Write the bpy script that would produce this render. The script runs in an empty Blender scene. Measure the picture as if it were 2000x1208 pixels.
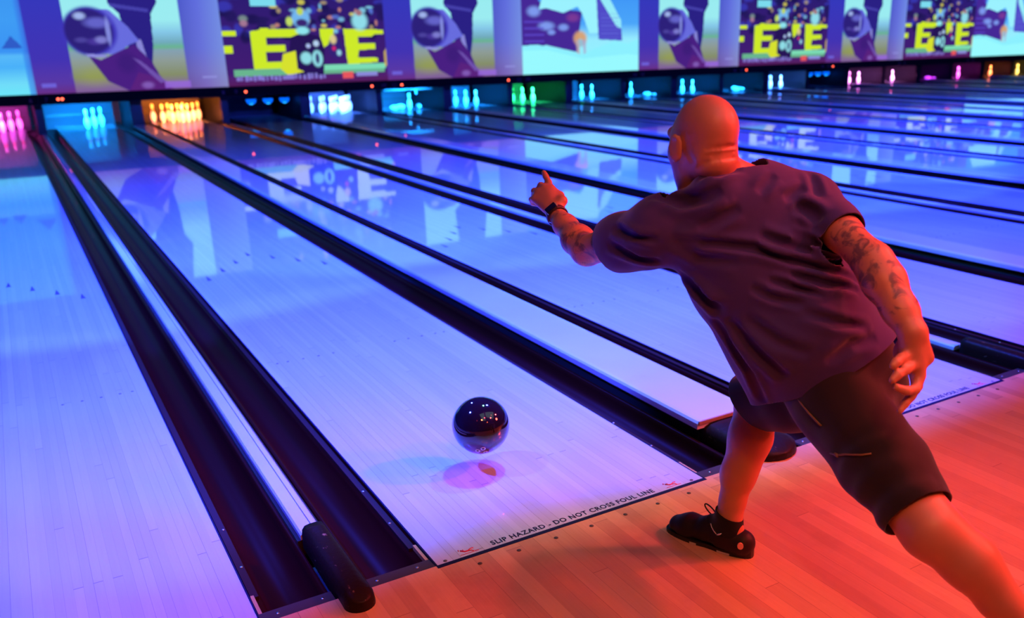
import bpy, bmesh, math, random
import numpy as np
from mathutils import Vector, Matrix

random.seed(7)
SC = bpy.context.scene
COL = SC.collection
PI = math.pi

# ------------------------------------------------------------------ camera
F_PX = 1753.56
yaw, pitch, roll = 0.5458, -0.3258, -0.0181
cam_data = bpy.data.cameras.new('camera')
cam = bpy.data.objects.new('camera', cam_data)
COL.objects.link(cam)
fw = Vector((math.sin(yaw) * math.cos(pitch), math.cos(yaw) * math.cos(pitch), math.sin(pitch)))
r0 = Vector((math.cos(yaw), -math.sin(yaw), 0))
u0 = r0.cross(fw)
rt = r0 * math.cos(roll) + u0 * math.sin(roll)
up = -r0 * math.sin(roll) + u0 * math.cos(roll)
m = Matrix.Identity(4)
for i in range(3):
    m[i][0] = rt[i]; m[i][1] = up[i]; m[i][2] = -fw[i]
m.translation = Vector((-0.9006, -2.2848, 1.5458))
cam.matrix_world = m
cam_data.sensor_width = 36.0
cam_data.lens = F_PX / 2000 * 36
cam_data.shift_x = -108.83 / 2000
cam_data.shift_y = 63.22 / 2000
cam_data.clip_end = 200
cam_data.dof.use_dof = True
cam_data.dof.focus_distance = 2.75
cam_data.dof.aperture_fstop = 2.6
SC.camera = cam
SC.view_settings.view_transform = 'Standard'
SC.view_settings.look = 'None'
SC.view_settings.gamma = 1
SC.view_settings.exposure = 0.0
SC.view_settings.use_curve_mapping = False

# ------------------------------------------------------------------ world + lamps
w = bpy.data.worlds.new('world'); SC.world = w; w.use_nodes = True
w.node_tree.nodes['Background'].inputs[0].default_value = (0.02, 0.02, 0.3, 1)
w.node_tree.nodes['Background'].inputs[1].default_value = 0.02


def lamp(name, kind, loc, target, energy, color, size=0.2, size_y=None, spot=None, blend=0.5, spread=None):
    d = bpy.data.lights.new(name, kind)
    d.energy = energy; d.color = color
    if kind == 'AREA':
        d.size = size
        if size_y: d.shape = 'RECTANGLE'; d.size_y = size_y
        if spread: d.spread = spread
    else:
        d.shadow_soft_size = size
    if kind == 'SPOT':
        d.spot_size = spot; d.spot_blend = blend
    o = bpy.data.objects.new(name, d); COL.objects.link(o)
    o.location = loc
    v = Vector(target) - Vector(loc)
    o.rotation_euler = v.to_track_quat('-Z', 'Y').to_euler()
    return o


BLUE = (0.02, 0.055, 1.0)
# row of blue stage spots hung over the first metres of the lanes, thrown forward on the boards
for k in range(8):
    x = -1.55 + k * 3.8
    lamp('blue_spot_near', 'SPOT', (x, 1.3, 3.35), (x, 3.35, 0), 1900, (0.03, 0.06, 1.0), 0.09, spot=math.radians(112), blend=0.10)
for k in range(9):
    x = -1.6 + k * 3.4
    lamp('blue_spot_far', 'SPOT', (x + 1.0, 4.6, 3.35), (x + 1.2, 6.0, 0), 3300, BLUE, 0.07, spot=math.radians(99), blend=0.15)
for k in range(15):  # added fill row thrown back, puts blue into the ball's shadow
    x = -1.4 + k * 1.9
    lamp('blue_fill_back', 'SPOT', (x, 4.1, 3.35), (x, 2.15, 0), 800, (0.03, 0.05, 1.0), 0.09, spot=math.radians(42), blend=0.15)
# small white-cyan downlight over the lane in front of the bowler, its barn doors closed at the foul line
lamp('cyan_downlight', 'SPOT', (1.38, 1.15, 3.25), (1.38, 3.0, 0), 270, (0.10, 0.60, 0.45), 0.09, spot=math.radians(108), blend=0.12)
# soft fill added over the approach to lift green and blue on its boards
lamp('approach_fill', 'AREA', (1.6, -2.0, 3.45), (1.6, -1.6, 0), 25, (0.55, 0.75, 0.8), 4.0, 2.5)
for k in range(4):  # fill row added to redden the lanes near the foul line
    lamp('magenta_fill', 'SPOT', (-2.2 + 2.6 * k, -2.2, 3.4), (-2.0 + 2.6 * k, 0.9, 0), 62, (1.0, 0.05, 0.10), 0.12, spot=math.radians(62), blend=0.7)
# red and orange party lamps over the approach
lamp('red_spot_behind', 'SPOT', (2.3, -2.6, 3.2), (0.7, -0.25, 0.3), 230, (1.0, 0.045, 0.05), 0.12, spot=math.radians(58), blend=0.9)
lamp('orange_spot_back', 'SPOT', (0.9, -4.6, 3.2), (0.6, -0.9, 0), 40, (1.0, 0.12, 0.03), 0.15, spot=math.radians(70), blend=0.9)
lamp('red_wash_right', 'AREA', (5.6, -3.4, 3.0), (3.0, -1.6, 0.0), 100, (1.0, 0.06, 0.04), 0.8, 0.8, spread=math.radians(100))
lamp('orange_spot_left', 'SPOT', (-0.6, -2.6, 3.3), (-0.1, -0.55, 0.0), 190, (1.0, 0.26, 0.06), 0.15, spot=math.radians(52), blend=0.9)
lamp('red_floor_fill', 'SPOT', (2.6, -1.8, 3.4), (2.0, -1.7, 0), 85, (1.0, 0.22, 0.10), 0.12, spot=math.radians(80), blend=0.9)  # fill added from above to brighten the red of the floor
lamp('red_key_right', 'SPOT', (4.2, -1.3, 3.1), (0.8, -0.8, 0.6), 680, (1.0, 0.045, 0.05), 0.12, spot=math.radians(52), blend=0.9)

# ------------------------------------------------------------------ helpers
def tag(o, label=None, cat=None, group=None, kind=None):
    if label: o['label'] = label
    if cat: o['category'] = cat
    if group: o['group'] = group
    if kind: o['kind'] = kind
    return o


def empty(name, loc, label, cat, group=None, rz=0.0):
    o = bpy.data.objects.new(name, None); COL.objects.link(o)
    o.empty_display_size = 0.1
    o.location = loc; o.rotation_euler = (0, 0, rz)
    return tag(o, label, cat, group)


def link(name, me, mat=None, parent=None, loc=None):
    o = bpy.data.objects.new(name, me); COL.objects.link(o)
    if mat is not None:
        for mm in (mat if isinstance(mat, (list, tuple)) else [mat]): me.materials.append(mm)
    if parent is not None: o.parent = parent
    if loc is not None: o.location = loc
    return o


class MB:
    def __init__(s): s.v = []; s.f = []; s.mi = []; s.sm = []
    def add(s, vs, fs, mi=0, sm=False):
        b = len(s.v); s.v += [tuple(v) for v in vs]
        for f in fs: s.f.append(tuple(b + i for i in f)); s.mi.append(mi); s.sm.append(sm)
        return s
    def box(s, x0, x1, y0, y1, z0, z1, mi=0):
        vs = [(x0,y0,z0),(x1,y0,z0),(x1,y1,z0),(x0,y1,z0),(x0,y0,z1),(x1,y0,z1),(x1,y1,z1),(x0,y1,z1)]
        return s.add(vs, [(0,3,2,1),(4,5,6,7),(0,1,5,4),(1,2,6,5),(2,3,7,6),(3,0,4,7)], mi)
    def profile(s, pts, y0, y1, mi=0, closed=False, sm=False, ny=1):
        n = len(pts); vs = []
        for k in range(ny + 1):
            y = y0 + (y1 - y0) * k / ny
            vs += [(x, y, z) for x, z in pts]
        fs = []
        for k in range(ny):
            for i in range(n if closed else n - 1):
                j = (i + 1) % n
                fs.append((k*n+i, k*n+j, (k+1)*n+j, (k+1)*n+i))
        if closed:
            fs.append(tuple(range(n))); fs.append(tuple(reversed(range(ny*n, (ny+1)*n))))
        return s.add(vs, fs, mi, sm)
    def lathe(s, prof, seg=20, c=(0,0,0), mi=0):
        vs = []; fs = []; n = len(prof)
        for k in range(seg):
            a = 2*PI*k/seg
            vs += [(c[0]+r*math.cos(a), c[1]+r*math.sin(a), c[2]+z) for r, z in prof]
        for k in range(seg):
            k2 = (k+1) % seg
            for i in range(n-1): fs.append((k*n+i, k2*n+i, k2*n+i+1, k*n+i+1))
        return s.add(vs, fs, mi, True)
    def tube(s, path, rad, seg=10, closed=False, mi=0):
        P = [Vector(p) for p in path]; n = len(P); vs = []; fs = []
        N = None
        for i, p in enumerate(P):
            if closed: t = P[(i+1) % n] - P[i-1]
            else: t = P[min(i+1, n-1)] - P[max(i-1, 0)]
            t.normalize()
            if N is None:
                N = t.orthogonal().normalized()
            N = (N - t * N.dot(t)).normalized(); B = t.cross(N)
            r = rad[i] if isinstance(rad, (list, tuple)) else rad
            for k in range(seg):
                a = 2*PI*k/seg
                vs.append(p + (N*math.cos(a) + B*math.sin(a))*r)
        for i in range(n if closed else n-1):
            j = (i+1) % n
            for k in range(seg):
                k2 = (k+1) % seg
                fs.append((i*seg+k, i*seg+k2, j*seg+k2, j*seg+k))
        if not closed:
            fs.append(tuple(reversed(range(seg)))); fs.append(tuple(range((n-1)*seg, n*seg)))
        return s.add(vs, fs, mi, True)
    def mesh(s, name):
        me = bpy.data.meshes.new(name)
        me.from_pydata(s.v, [], s.f); me.update()
        me.polygons.foreach_set('material_index', s.mi)
        me.polygons.foreach_set('use_smooth', s.sm)
        return me
    def build(s, name, mat=None, parent=None, loc=None):
        return link(name, s.mesh(name), mat, parent, loc)


def bevel(o, width, seg=2, angle=40):
    b = o.modifiers.new('bevel', 'BEVEL'); b.width = width; b.segments = seg
    b.limit_method = 'ANGLE'; b.angle_limit = math.radians(angle)
    return o


# ------------------------------------------------------------------ materials
class NT:
    def __init__(s, name):
        s.mat = bpy.data.materials.new(name); s.mat.use_nodes = True
        s.t = s.mat.node_tree; s.t.nodes.clear()
        s.out = s.n('ShaderNodeOutputMaterial'); s.b = s.n('ShaderNodeBsdfPrincipled')
        s.l(s.b.outputs[0], s.out.inputs[0])
    def n(s, k, **kw):
        x = s.t.nodes.new(k)
        for a, b in kw.items(): setattr(x, a, b)
        return x
    def l(s, a, b): s.t.links.new(a, b)
    def math(s, op, a, b=None, c=None):
        x = s.n('ShaderNodeMath', operation=op)
        for i, v in enumerate((a, b, c)):
            if v is None: continue
            if isinstance(v, (int, float)): x.inputs[i].default_value = v
            else: s.l(v, x.inputs[i])
        return x.outputs[0]
    def mix(s, fac, a, b, mode='MIX'):
        x = s.n('ShaderNodeMix', data_type='RGBA', blend_type=mode)
        for sock, v in ((x.inputs[0], fac), (x.inputs[6], a), (x.inputs[7], b)):
            if isinstance(v, (int, float)): sock.default_value = v
            elif isinstance(v, tuple): sock.default_value = (v + (1,))[:4]
            else: s.l(v, sock)
        return x.outputs[2]
    def pos(s):
        g = s.n('ShaderNodeTexCoord'); x = s.n('ShaderNodeSeparateXYZ')
        s.l(g.outputs['Object'], x.inputs[0]); return g.outputs['Object'], x.outputs
    def noise(s, vec, scale, detail=3, rough=0.5, mapscale=None):
        if mapscale:
            mp = s.n('ShaderNodeMapping'); mp.inputs['Scale'].default_value = mapscale
            s.l(vec, mp.inputs[0]); vec = mp.outputs[0]
        x = s.n('ShaderNodeTexNoise'); x.inputs['Scale'].default_value = scale
        x.inputs['Detail'].default_value = detail; x.inputs['Roughness'].default_value = rough
        s.l(vec, x.inputs['Vector']); return x.outputs[0]
    def bump(s, h, strength, dist=0.01):
        x = s.n('ShaderNodeBump'); x.inputs['Strength'].default_value = strength
        x.inputs['Distance'].default_value = dist
        s.l(h, x.inputs['Height']); s.l(x.outputs[0], s.b.inputs['Normal'])
    def set(s, **kw):
        names = dict(color='Base Color', rough='Roughness', metal='Metallic', coat='Coat Weight', coatr='Coat Roughness',
                     spec='Specular IOR Level', sheen='Sheen Weight', sss='Subsurface Weight', em='Emission Color', ems='Emission Strength', ior='IOR')
        for k, v in kw.items():
            i = s.b.inputs[names[k]]
            if hasattr(v, 'links') or hasattr(v, 'node'): s.l(v, i)
            elif isinstance(v, tuple): i.default_value = (v + (1,))[:4]
            else: i.default_value = v
        return s


def simple(name, color, rough=0.5, **kw):
    n = NT(name); n.set(color=color, rough=rough, **kw); return n.mat


def board_material(name, c1, c2, line, width, length, rough, coat, coatr, stain=0.0, line_w=0.03, spec=0.5):
    n = NT(name); vec, xyz = n.pos()
    fx = n.math('DIVIDE', xyz[0], width); ix = n.math('FLOOR', fx); fr = n.math('FRACT', fx)
    off = n.n('ShaderNodeTexWhiteNoise', noise_dimensions='1D'); n.l(ix, off.inputs['W'])
    fy = n.math('ADD', n.math('DIVIDE', xyz[1], length), n.math('MULTIPLY', off.outputs[0], 7.3))
    iy = n.math('FLOOR', fy); fry = n.math('FRACT', fy)
    cb = n.n('ShaderNodeCombineXYZ'); n.l(ix, cb.inputs[0]); n.l(iy, cb.inputs[1])
    wn = n.n('ShaderNodeTexWhiteNoise', noise_dimensions='2D'); n.l(cb.outputs[0], wn.inputs['Vector'])
    grain = n.noise(vec, 1.0, 6, 0.6, (140, 5, 5))
    figure = n.noise(vec, 1.0, 3, 0.6, (30, 2.5, 2))
    t = n.math('ADD', n.math('MULTIPLY', wn.outputs[0], 0.55), n.math('MULTIPLY', grain, 0.45))
    col = n.mix(t, c1, c2)
    fg = n.math('MULTIPLY', n.math('SUBTRACT', figure, 0.45), 1.6)
    fgc = n.n('ShaderNodeClamp'); n.l(fg, fgc.inputs[0])
    col = n.mix(n.math('MULTIPLY', fgc.outputs[0], 0.35), col, tuple(a*b for a, b in zip(c1, c1)))
    e = n.math('LESS_THAN', fr, line_w)
    e2 = n.math('LESS_THAN', fry, 0.0016)
    e3 = n.math('MAXIMUM', n.math('MULTIPLY', e, off.outputs[0]), n.math('MULTIPLY', e2, 0.7))
    col = n.mix(e3, col, line)
    if stain:
        st = n.noise(vec, 2.2, 5, 0.65)
        sc = n.n('ShaderNodeClamp'); n.l(n.math('MULTIPLY', n.math('SUBTRACT', st, 0.56), 5), sc.inputs[0])
        col = n.mix(n.math('MULTIPLY', sc.outputs[0], stain), col, line)
    n.set(color=col, rough=rough, coat=coat, coatr=coatr, spec=spec)
    return n.mat


M = {}
M['lane'] = board_material('lane_boards', (0.62, 0.66, 0.80), (0.47, 0.51, 0.64), (0.12, 0.09, 0.12), 0.02718, 2.4, 0.32, 1.0, 0.03, 0.0, 0.035)
M['approach'] = board_material('approach_boards', (0.76, 0.46, 0.24), (0.45, 0.23, 0.12), (0.14, 0.05, 0.02), 0.0545, 1.3, 0.36, 0.35, 0.16, 0.28, 0.018)
M['gutter'] = simple('gutter_plastic', (0.024, 0.002, 0.003), 0.38, spec=0.06)
M['rail'] = simple('bumper_rail', (0.03, 0.008, 0.012), 0.5, spec=0.2)
M['black'] = simple('black_paint', (0.008, 0.006, 0.008), 0.4)
M['matte_black'] = simple('matte_black', (0.01, 0.01, 0.012), 0.8)
M['ink'] = simple('lane_ink', (0.008, 0.006, 0.05), 0.6, spec=0.15)
M['red_ink'] = simple('red_ink', (0.65, 0.0, 0.06), 0.5)
M['dot'] = simple('dark_inlay', (0.06, 0.03, 0.02), 0.5)
M['lane_dot'] = simple('lane_inlay', (0.10, 0.07, 0.09), 0.5)
M['plate'] = simple('gutter_plate', (0.05, 0.04, 0.04), 0.4, spec=0.3)
M['metal'] = simple('steel', (0.5, 0.5, 0.52), 0.3, metal=1.0)
M['yellow'] = simple('yellow_sticker', (0.8, 0.55, 0.03), 0.5)
n = NT('capping_paint'); vec, xyz = n.pos()
n.set(color=n.mix(n.noise(vec, 6, 4), (0.62, 0.66, 0.78), (0.56, 0.58, 0.70)), rough=0.35, coat=0.8, coatr=0.06); M['cap'] = n.mat
n = NT('scuffed_rubber'); vec, xyz = n.pos()
sn = n.noise(vec, 38, 6, 0.7, (1, 0.4, 1)); sc = n.n('ShaderNodeClamp'); n.l(n.math('MULTIPLY', n.math('SUBTRACT', sn, 0.62), 10), sc.inputs[0])
n.set(color=n.mix(sc.outputs[0], (0.016, 0.007, 0.006), (0.34, 0.18, 0.14)), rough=0.42, spec=0.12)
n.bump(n.noise(vec, 60, 5), 0.35, 0.004); M['nose'] = n.mat
M['pin'] = simple('pin_plastic', (0.88, 0.87, 0.85), 0.18, coat=0.8, coatr=0.05)
M['pin_stripe'] = simple('pin_stripe', (0.55, 0.01, 0.02), 0.25)
M['kick'] = simple('kickback_board', (0.03, 0.03, 0.04), 0.45)
M['curtain'] = simple('pit_curtain', (0.06, 0.06, 0.08), 0.75)
M['deckfloor'] = simple('pit_carpet', (0.02, 0.02, 0.03), 0.9)
M['wall'] = simple('dark_wall', (0.02, 0.018, 0.03), 0.8)
M['ceil'] = simple('dark_ceiling', (0.012, 0.012, 0.016), 0.9)
M['band'] = simple('masking_band', (0.008, 0.004, 0.006), 0.75, spec=0.1)
M['number'] = simple('lane_number', (0.16, 0.05, 0.09), 0.6, spec=0.1)
n = NT('bowling_ball_resin'); n.set(color=(0.010, 0.004, 0.014), rough=0.07, coat=1.0, coatr=0.015); M['ball'] = n.mat
M['ball_hole'] = simple('finger_insert', (0.6, 0.58, 0.55), 0.5)


def emit(name, col, s):
    n = NT(name); n.set(color=(0, 0, 0), em=col, ems=s, rough=0.5); return n.mat


M['led'] = emit('red_indicator_lamp', (1.0, 0.10, 0.05), 6.0)
M['dome'] = emit('blue_dome_lamp', (0.0, 0.12, 1.0), 1.6)
M['dome2'] = emit('blue_dome_core', (0.02, 0.5, 1.0), 4.0)

# ------------------------------------------------------------------ layout of the lanes
W = 1.06; PER = 3.3854; GN = 0.536; GW = 0.7256     # lane width, pair pitch, narrow and wide gaps
def lane_x0(i):      # left edge of lane i; even = right of a narrow gap
    return (i // 2) * PER + (0.0 if i % 2 == 0 else W + GW)
LANES = list(range(-1, 21))
PINY = 18.288; END = 19.25
WHICH = {-1: 'of the pink pins', 0: 'under the flying ball', 1: 'of the orange pins', 2: 'under the large blue domes', 3: 'of the full blue-white rack',
         4: 'of the blue sweep bar', 5: 'just left of the green pins', 6: 'of the green pins', 7: 'just right of the green pins', 8: 'second right of the green pins',
         9: 'of cyan pins above the head', 10: 'of the three toppled pins', 11: 'of the tight cyan rack', 12: 'under the small blue domes', 13: 'of the left pale pink rack',
         14: 'of the right pale pink rack', 15: 'with the empty purple deck', 16: 'of the magenta pins', 17: 'of the small orange pins', 18: 'of the yellow pins',
         19: 'just beyond the yellow pins', 20: 'farthest right of all'}

# ------------------------------------------------------------------ setting
X0, X1 = -4.2, 38.0
tag(MB().box(X0, X1, -6.5, 0.0, -0.2, 0.0).build('floor', M['approach']), kind='structure')
tag(MB().box(X0, X1, 0.0, 21.5, -0.3, -0.12).build('floor_under_lanes', M['deckfloor']), kind='structure')
tag(MB().box(X0, X1, -6.5, 21.5, 3.6, 3.75).build('ceiling', M['ceil']), kind='structure')
tag(MB().box(X0 - 0.2, X0, -6.5, 21.5, -0.3, 3.75).build('wall_left', M['wall']), kind='structure')
tag(MB().box(X1, X1 + 0.2, -6.5, 21.5, -0.3, 3.75).build('wall_right', M['wall']), kind='structure')
tag(MB().box(X0, X1, 21.5, 21.7, -0.3, 3.75).build('wall_back', M['wall']), kind='structure')
tag(MB().box(X0, X1, -6.7, -6.5, -0.3, 3.75).build('wall_front', M['wall']), kind='structure')


def text_mesh(body, size, name):
    cu = bpy.data.curves.new(name, 'FONT'); cu.body = body; cu.size = size; cu.align_x = 'CENTER'
    cu.space_character = 1.12; cu.offset = size * 0.022; cu.resolution_u = 3; cu.extrude = 0.0003
    tmp = bpy.data.objects.new('tmp', cu); COL.objects.link(tmp)
    dg = bpy.context.evaluated_depsgraph_get()
    me = bpy.data.meshes.new_from_object(tmp.evaluated_get(dg))
    bpy.data.objects.remove(tmp); return me


foul_text = text_mesh('SLIP HAZARD - DO NOT CROSS FOUL LINE', 0.0345, 'foul_line_text')
xs_ = [v.co.x for v in foul_text.vertices]; kx_ = 0.652 / (max(xs_) - min(xs_))
for v in foul_text.vertices: v.co.x *= kx_
foul_text.materials.clear(); foul_text.materials.append(M['ink'])


def slip_icon():
    b = MB()
    def st(pts, r): b.tube([(x, y, 0.0006) for x, y in pts], r, 6)
    st([(-0.018, 0.018), (-0.006, 0.006), (0.006, 0.006)], 0.0028)
    st([(0.004, 0.007), (0.016, 0.014), (0.026, 0.014)], 0.0018)
    st([(0.004, 0.005), (0.014, 0.004), (0.020, -0.004)], 0.0018)
    st([(-0.010, 0.010), (-0.008, 0.020)], 0.0014)
    st([(-0.022, 0.021), (-0.024, 0.021)], 0.0036)
    st([(-0.028, -0.007), (0.036, -0.007)], 0.0009)
    return b.mesh('slip_icon')


icon_me = slip_icon(); icon_me.materials.append(M['red_ink'])
dot_me = MB().lathe([(0.0, 0.0006), (0.0075, 0.0006), (0.0075, 0)], 14).mesh('dot')
dot_me.materials.append(M['dot'])
ldot_me = MB().lathe([(0.0, 0.0006), (0.0065, 0.0006), (0.0065, 0)], 12).mesh('lane_dot')
ldot_me.materials.append(M['lane_dot'])
arrow_me = MB().add([(-0.015, -0.075, 0.0005), (0.015, -0.075, 0.0005), (0.0, 0.075, 0.0005)], [(0, 1, 2)]).mesh('arrow')
arrow_me.materials.append(M['lane_dot'])
lane_me = MB().box(0, W, 0, END, -0.04, 0.0).mesh('lane_surface'); lane_me.materials.append(M['lane'])
line_me = MB().box(-0.005, W + 0.005, -0.016, 0.0, -0.03, 0.0012).mesh('foul_line'); line_me.materials.append(M['ink'])
edge_me = MB().box(-0.005, 0.0, 0, 17.2, -0.04, 0.0008).mesh('edge_trim'); edge_me.materials.append(M['ink'])

for i in LANES:
    x = lane_x0(i)
    t = empty('bowling_lane', (x, 0, 0), 'pale maple bowling lane ' + WHICH[i], 'bowling lane', 'bowling lanes side by side')
    link('lane_surface', lane_me, parent=t)
    link('foul_line', line_me, parent=t)
    link('edge_trim', edge_me, parent=t)
    link('edge_trim', edge_me, parent=t, loc=(W + 0.005, 0, 0))
    if i <= 3:
        o = link('warning_lettering', foul_text, parent=t, loc=(W / 2 - 0.006, 0.0135, 0.0004))
        tag(o, 'dark lettering reading SLIP HAZARD - DO NOT CROSS FOUL LINE')
        for s in (0.031, W - 0.045): link('guide_dot', ldot_me, parent=t, loc=(s, 0.012, 0))
        for s in (0.112, 0.93): link('slip_symbol', icon_me, parent=t, loc=(s, 0.02, 0))
    if i <= 4:
        for s in (-1, 1):
            for bn in (3, 5, 8, 11, 14):
                link('guide_dot', ldot_me, parent=t, loc=(W/2 + s * (W/2 - (bn - 0.4) * 0.0265), 2.163, 0))
        for k in range(-3, 4):
            link('arrow_mark', arrow_me, parent=t, loc=(W/2 + k * 0.136, 4.85 - abs(k) * 0.21, 0))
    for k in range(7):
        if i <= 6:
            o = link('approach_dot', dot_me, parent=t, loc=(W / 2 + (k - 3) * 0.138, -0.061, 0))

# ------------------------------------------------------------------ gutters, division cappings
GP = [(0.0, -0.003), (0.0, -0.022), (0.030, -0.024), (0.033, -0.040), (0.050, -0.066), (0.080, -0.088), (0.1175, -0.096),
      (0.155, -0.088), (0.180, -0.066), (0.192, -0.040), (0.195, -0.020), (0.208, -0.016), (0.211, -0.035)]
gut_me = MB().profile(GP, 0.0, 18.15, sm=True, ny=24).mesh('gutter'); gut_me.materials.append(M['gutter'])
rail_me = MB().box(0.004, 0.026, 0.16, 17.0, -0.024, -0.012).mesh('bumper_rail'); rail_me.materials.append(M['rail'])
plate = MB().add([(0.0, 0.0, -0.001), (0.211, 0.0, -0.001), (0.211, 0.055, -0.004), (0.0, 0.055, -0.004), (0.190, 0.085, -0.03), (0.03, 0.085, -0.03)],
                 [(0, 1, 2, 3), (3, 2, 4, 5)])
plate_me = plate.mesh('entry_plate'); plate_me.materials.append(M['plate'])
screw_me = MB().lathe([(0, 0.002), (0.004, 0.0018), (0.005, 0)], 10).mesh('screw'); screw_me.materials.append(M['metal'])
strip_me = MB().box(0.002, 0.012, 0.0, 0.16, -0.02, -0.004).mesh('wood_strip'); strip_me.materials.append(simple('edge_wood', (0.5, 0.28, 0.1), 0.5))


def gutter(x, mirror, label):
    t = empty('lane_gutter', (x, 0, 0), label, 'gutter', 'gutters between the lanes')
    t.scale = (-1 if mirror else 1, 1, 1)
    link('gutter_channel', gut_me, parent=t); link('bumper_rail', rail_me, parent=t)
    link('entry_plate', plate_me, parent=t)
    link('wood_strip', strip_me, parent=t)
    if abs(x) < 6:
        for sx, sy in ((0.05, 0.03), (0.18, 0.03)): link('screw', screw_me, parent=t, loc=(sx, sy, -0.003))
        for sy in (0.35, 0.62): link('screw', screw_me, parent=t, loc=(0.018, sy, -0.012))


for i in LANES:
    x = lane_x0(i)
    gutter(x + W + 0.006, False, 'black gutter right of the lane ' + WHICH[i])
    gutter(x - 0.006, True, 'black gutter left of the lane ' + WHICH[i])


def nose_mesh(hw, y1, y0, h, zb, name):
    """rounded capping nose: half width hw, from y1 (far) to y0 (rounded near end)"""
    sec = []; n = 16; ys = []
    L = y1 - y0
    for k in range(17):
        t = k / 16.0
        y = y1 - L * t
        d = y - y0
        rr = hw * 1.0
        s = 1.0 if d > rr else math.sqrt(max(1e-4, 1 - ((rr - d) / rr) ** 2))
        hh = h * (1.0 if d > 0.05 else 0.55 + 0.45 * d / 0.05)
        sec.append((y, hw * (0.90 + 0.14 * t) * s, hh))
    ysx = [y0 + (1 - math.cos(PI/2 * q / 6)) * hw for q in range(6, -1, -1)]
    sec = [q for q in sec if q[0] > y0 + hw]
    for y in ysx:
        d = y - y0; s = math.sqrt(max(1e-4, 1 - ((hw - d) / hw) ** 2))
        sec.append((y, hw * 1.04 * max(s, 0.05), h * (0.62 + 0.38 * min(1, d / 0.05))))
    vs = []; fs = []
    prof = [(-1, 0.0), (-1, 0.55), (-0.92, 0.82), (-0.7, 0.96), (-0.3, 1.0), (0.3, 1.0), (0.7, 0.96), (0.92, 0.82), (1, 0.55), (1, 0.0)]
    m_ = len(prof)
    for y, w_, hh in sec:
        vs += [(px * w_, y, zb + pz * (hh - zb)) for px, pz in prof]
    for k in range(len(sec) - 1):
        for q in range(m_ - 1): fs.append((k*m_+q, (k+1)*m_+q, (k+1)*m_+q+1, k*m_+q+1))
    fs.append(tuple(range(m_))); fs.append(tuple(reversed(range((len(sec)-1)*m_, len(sec)*m_))))
    b = MB().add(vs, fs, 0, True)
    me = b.mesh(name); me.materials.append(M['nose']); return me


nose_n = nose_mesh(0.044, 0.385, -0.105, 0.052, -0.03, 'capping_nose')
nose_w = nose_mesh(0.128, 0.318, -0.055, 0.045, -0.03, 'capping_nose')
cap_n = MB().profile([(-0.036, -0.02), (-0.036, -0.004), (-0.030, 0.002), (0.010, 0.003), (0.0103, -0.010), (0.0135, -0.010), (0.0138, 0.003), (0.030, 0.002), (0.036, -0.004), (0.036, -0.02)], 0.42, 17.6, closed=True).mesh('cap_board')
cap_n.materials.append(M['cap'])
body_n = MB().box(-0.048, 0.048, 0.42, 17.6, -0.1, -0.021).mesh('division_body'); body_n.materials.append(M['matte_black'])
cw = MB().profile([(-0.145, 0.028), (-0.145, 0.052), (-0.138, 0.061), (-0.125, 0.064), (0.125, 0.064), (0.138, 0.061), (0.145, 0.052), (0.145, 0.028)], 0.30, 17.6, closed=True)
cap_w = cw.mesh('cap_board'); cap_w.materials.append(M['cap'])
body_w = MB().box(-0.116, 0.116, 0.32, 17.6, -0.1, 0.028).mesh('division_body'); body_w.materials.append(M['matte_black'])
stick_me = MB().add([(0.06, 0.293, 0.032), (0.125, 0.293, 0.032), (0.125, 0.293, 0.058), (0.06, 0.293, 0.058)], [(0, 1, 2, 3)]).mesh('sticker')
stick_me.materials.append(M['yellow'])
lip_me = MB().box(-0.14, 0.14, 0.294, 0.301, 0.048, 0.0625).mesh('front_lip'); lip_me.materials.append(simple('lip_wood', (0.30, 0.2, 0.16), 0.5))

for i in range(-1, 20):
    xr = lane_x0(i) + W
    wide = (i % 2 == 0)
    cx = xr + (GW if wide else GN) / 2
    lab = 'right of the lane ' + WHICH[i]
    if wide:
        t = empty('division_capping', (cx, 0, 0), 'broad raised white capping ' + lab, 'lane divider', 'white cappings between the lanes')
        link('cap_board', cap_w, parent=t); link('division_body', body_w, parent=t); link('front_lip', lip_me, parent=t)
        if i < 4: tag(link('sticker', stick_me, parent=t), 'small yellow sticker')
        o = link('capping_nose', nose_w, loc=(cx, 0, 0))
        tag(o, 'broad black rubber end piece ' + lab, 'end cap', 'black end pieces of the lane cappings')
    else:
        t = empty('division_capping', (cx, 0, 0), 'narrow white grooved capping strip ' + lab, 'lane divider', 'white cappings between the lanes')
        link('cap_board', cap_n, parent=t); link('division_body', body_n, parent=t)
        o = link('capping_nose', nose_n, loc=(cx, 0, 0))
        tag(o, 'narrow scuffed black rubber end piece ' + lab, 'end cap', 'black end pieces of the lane cappings')

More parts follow.
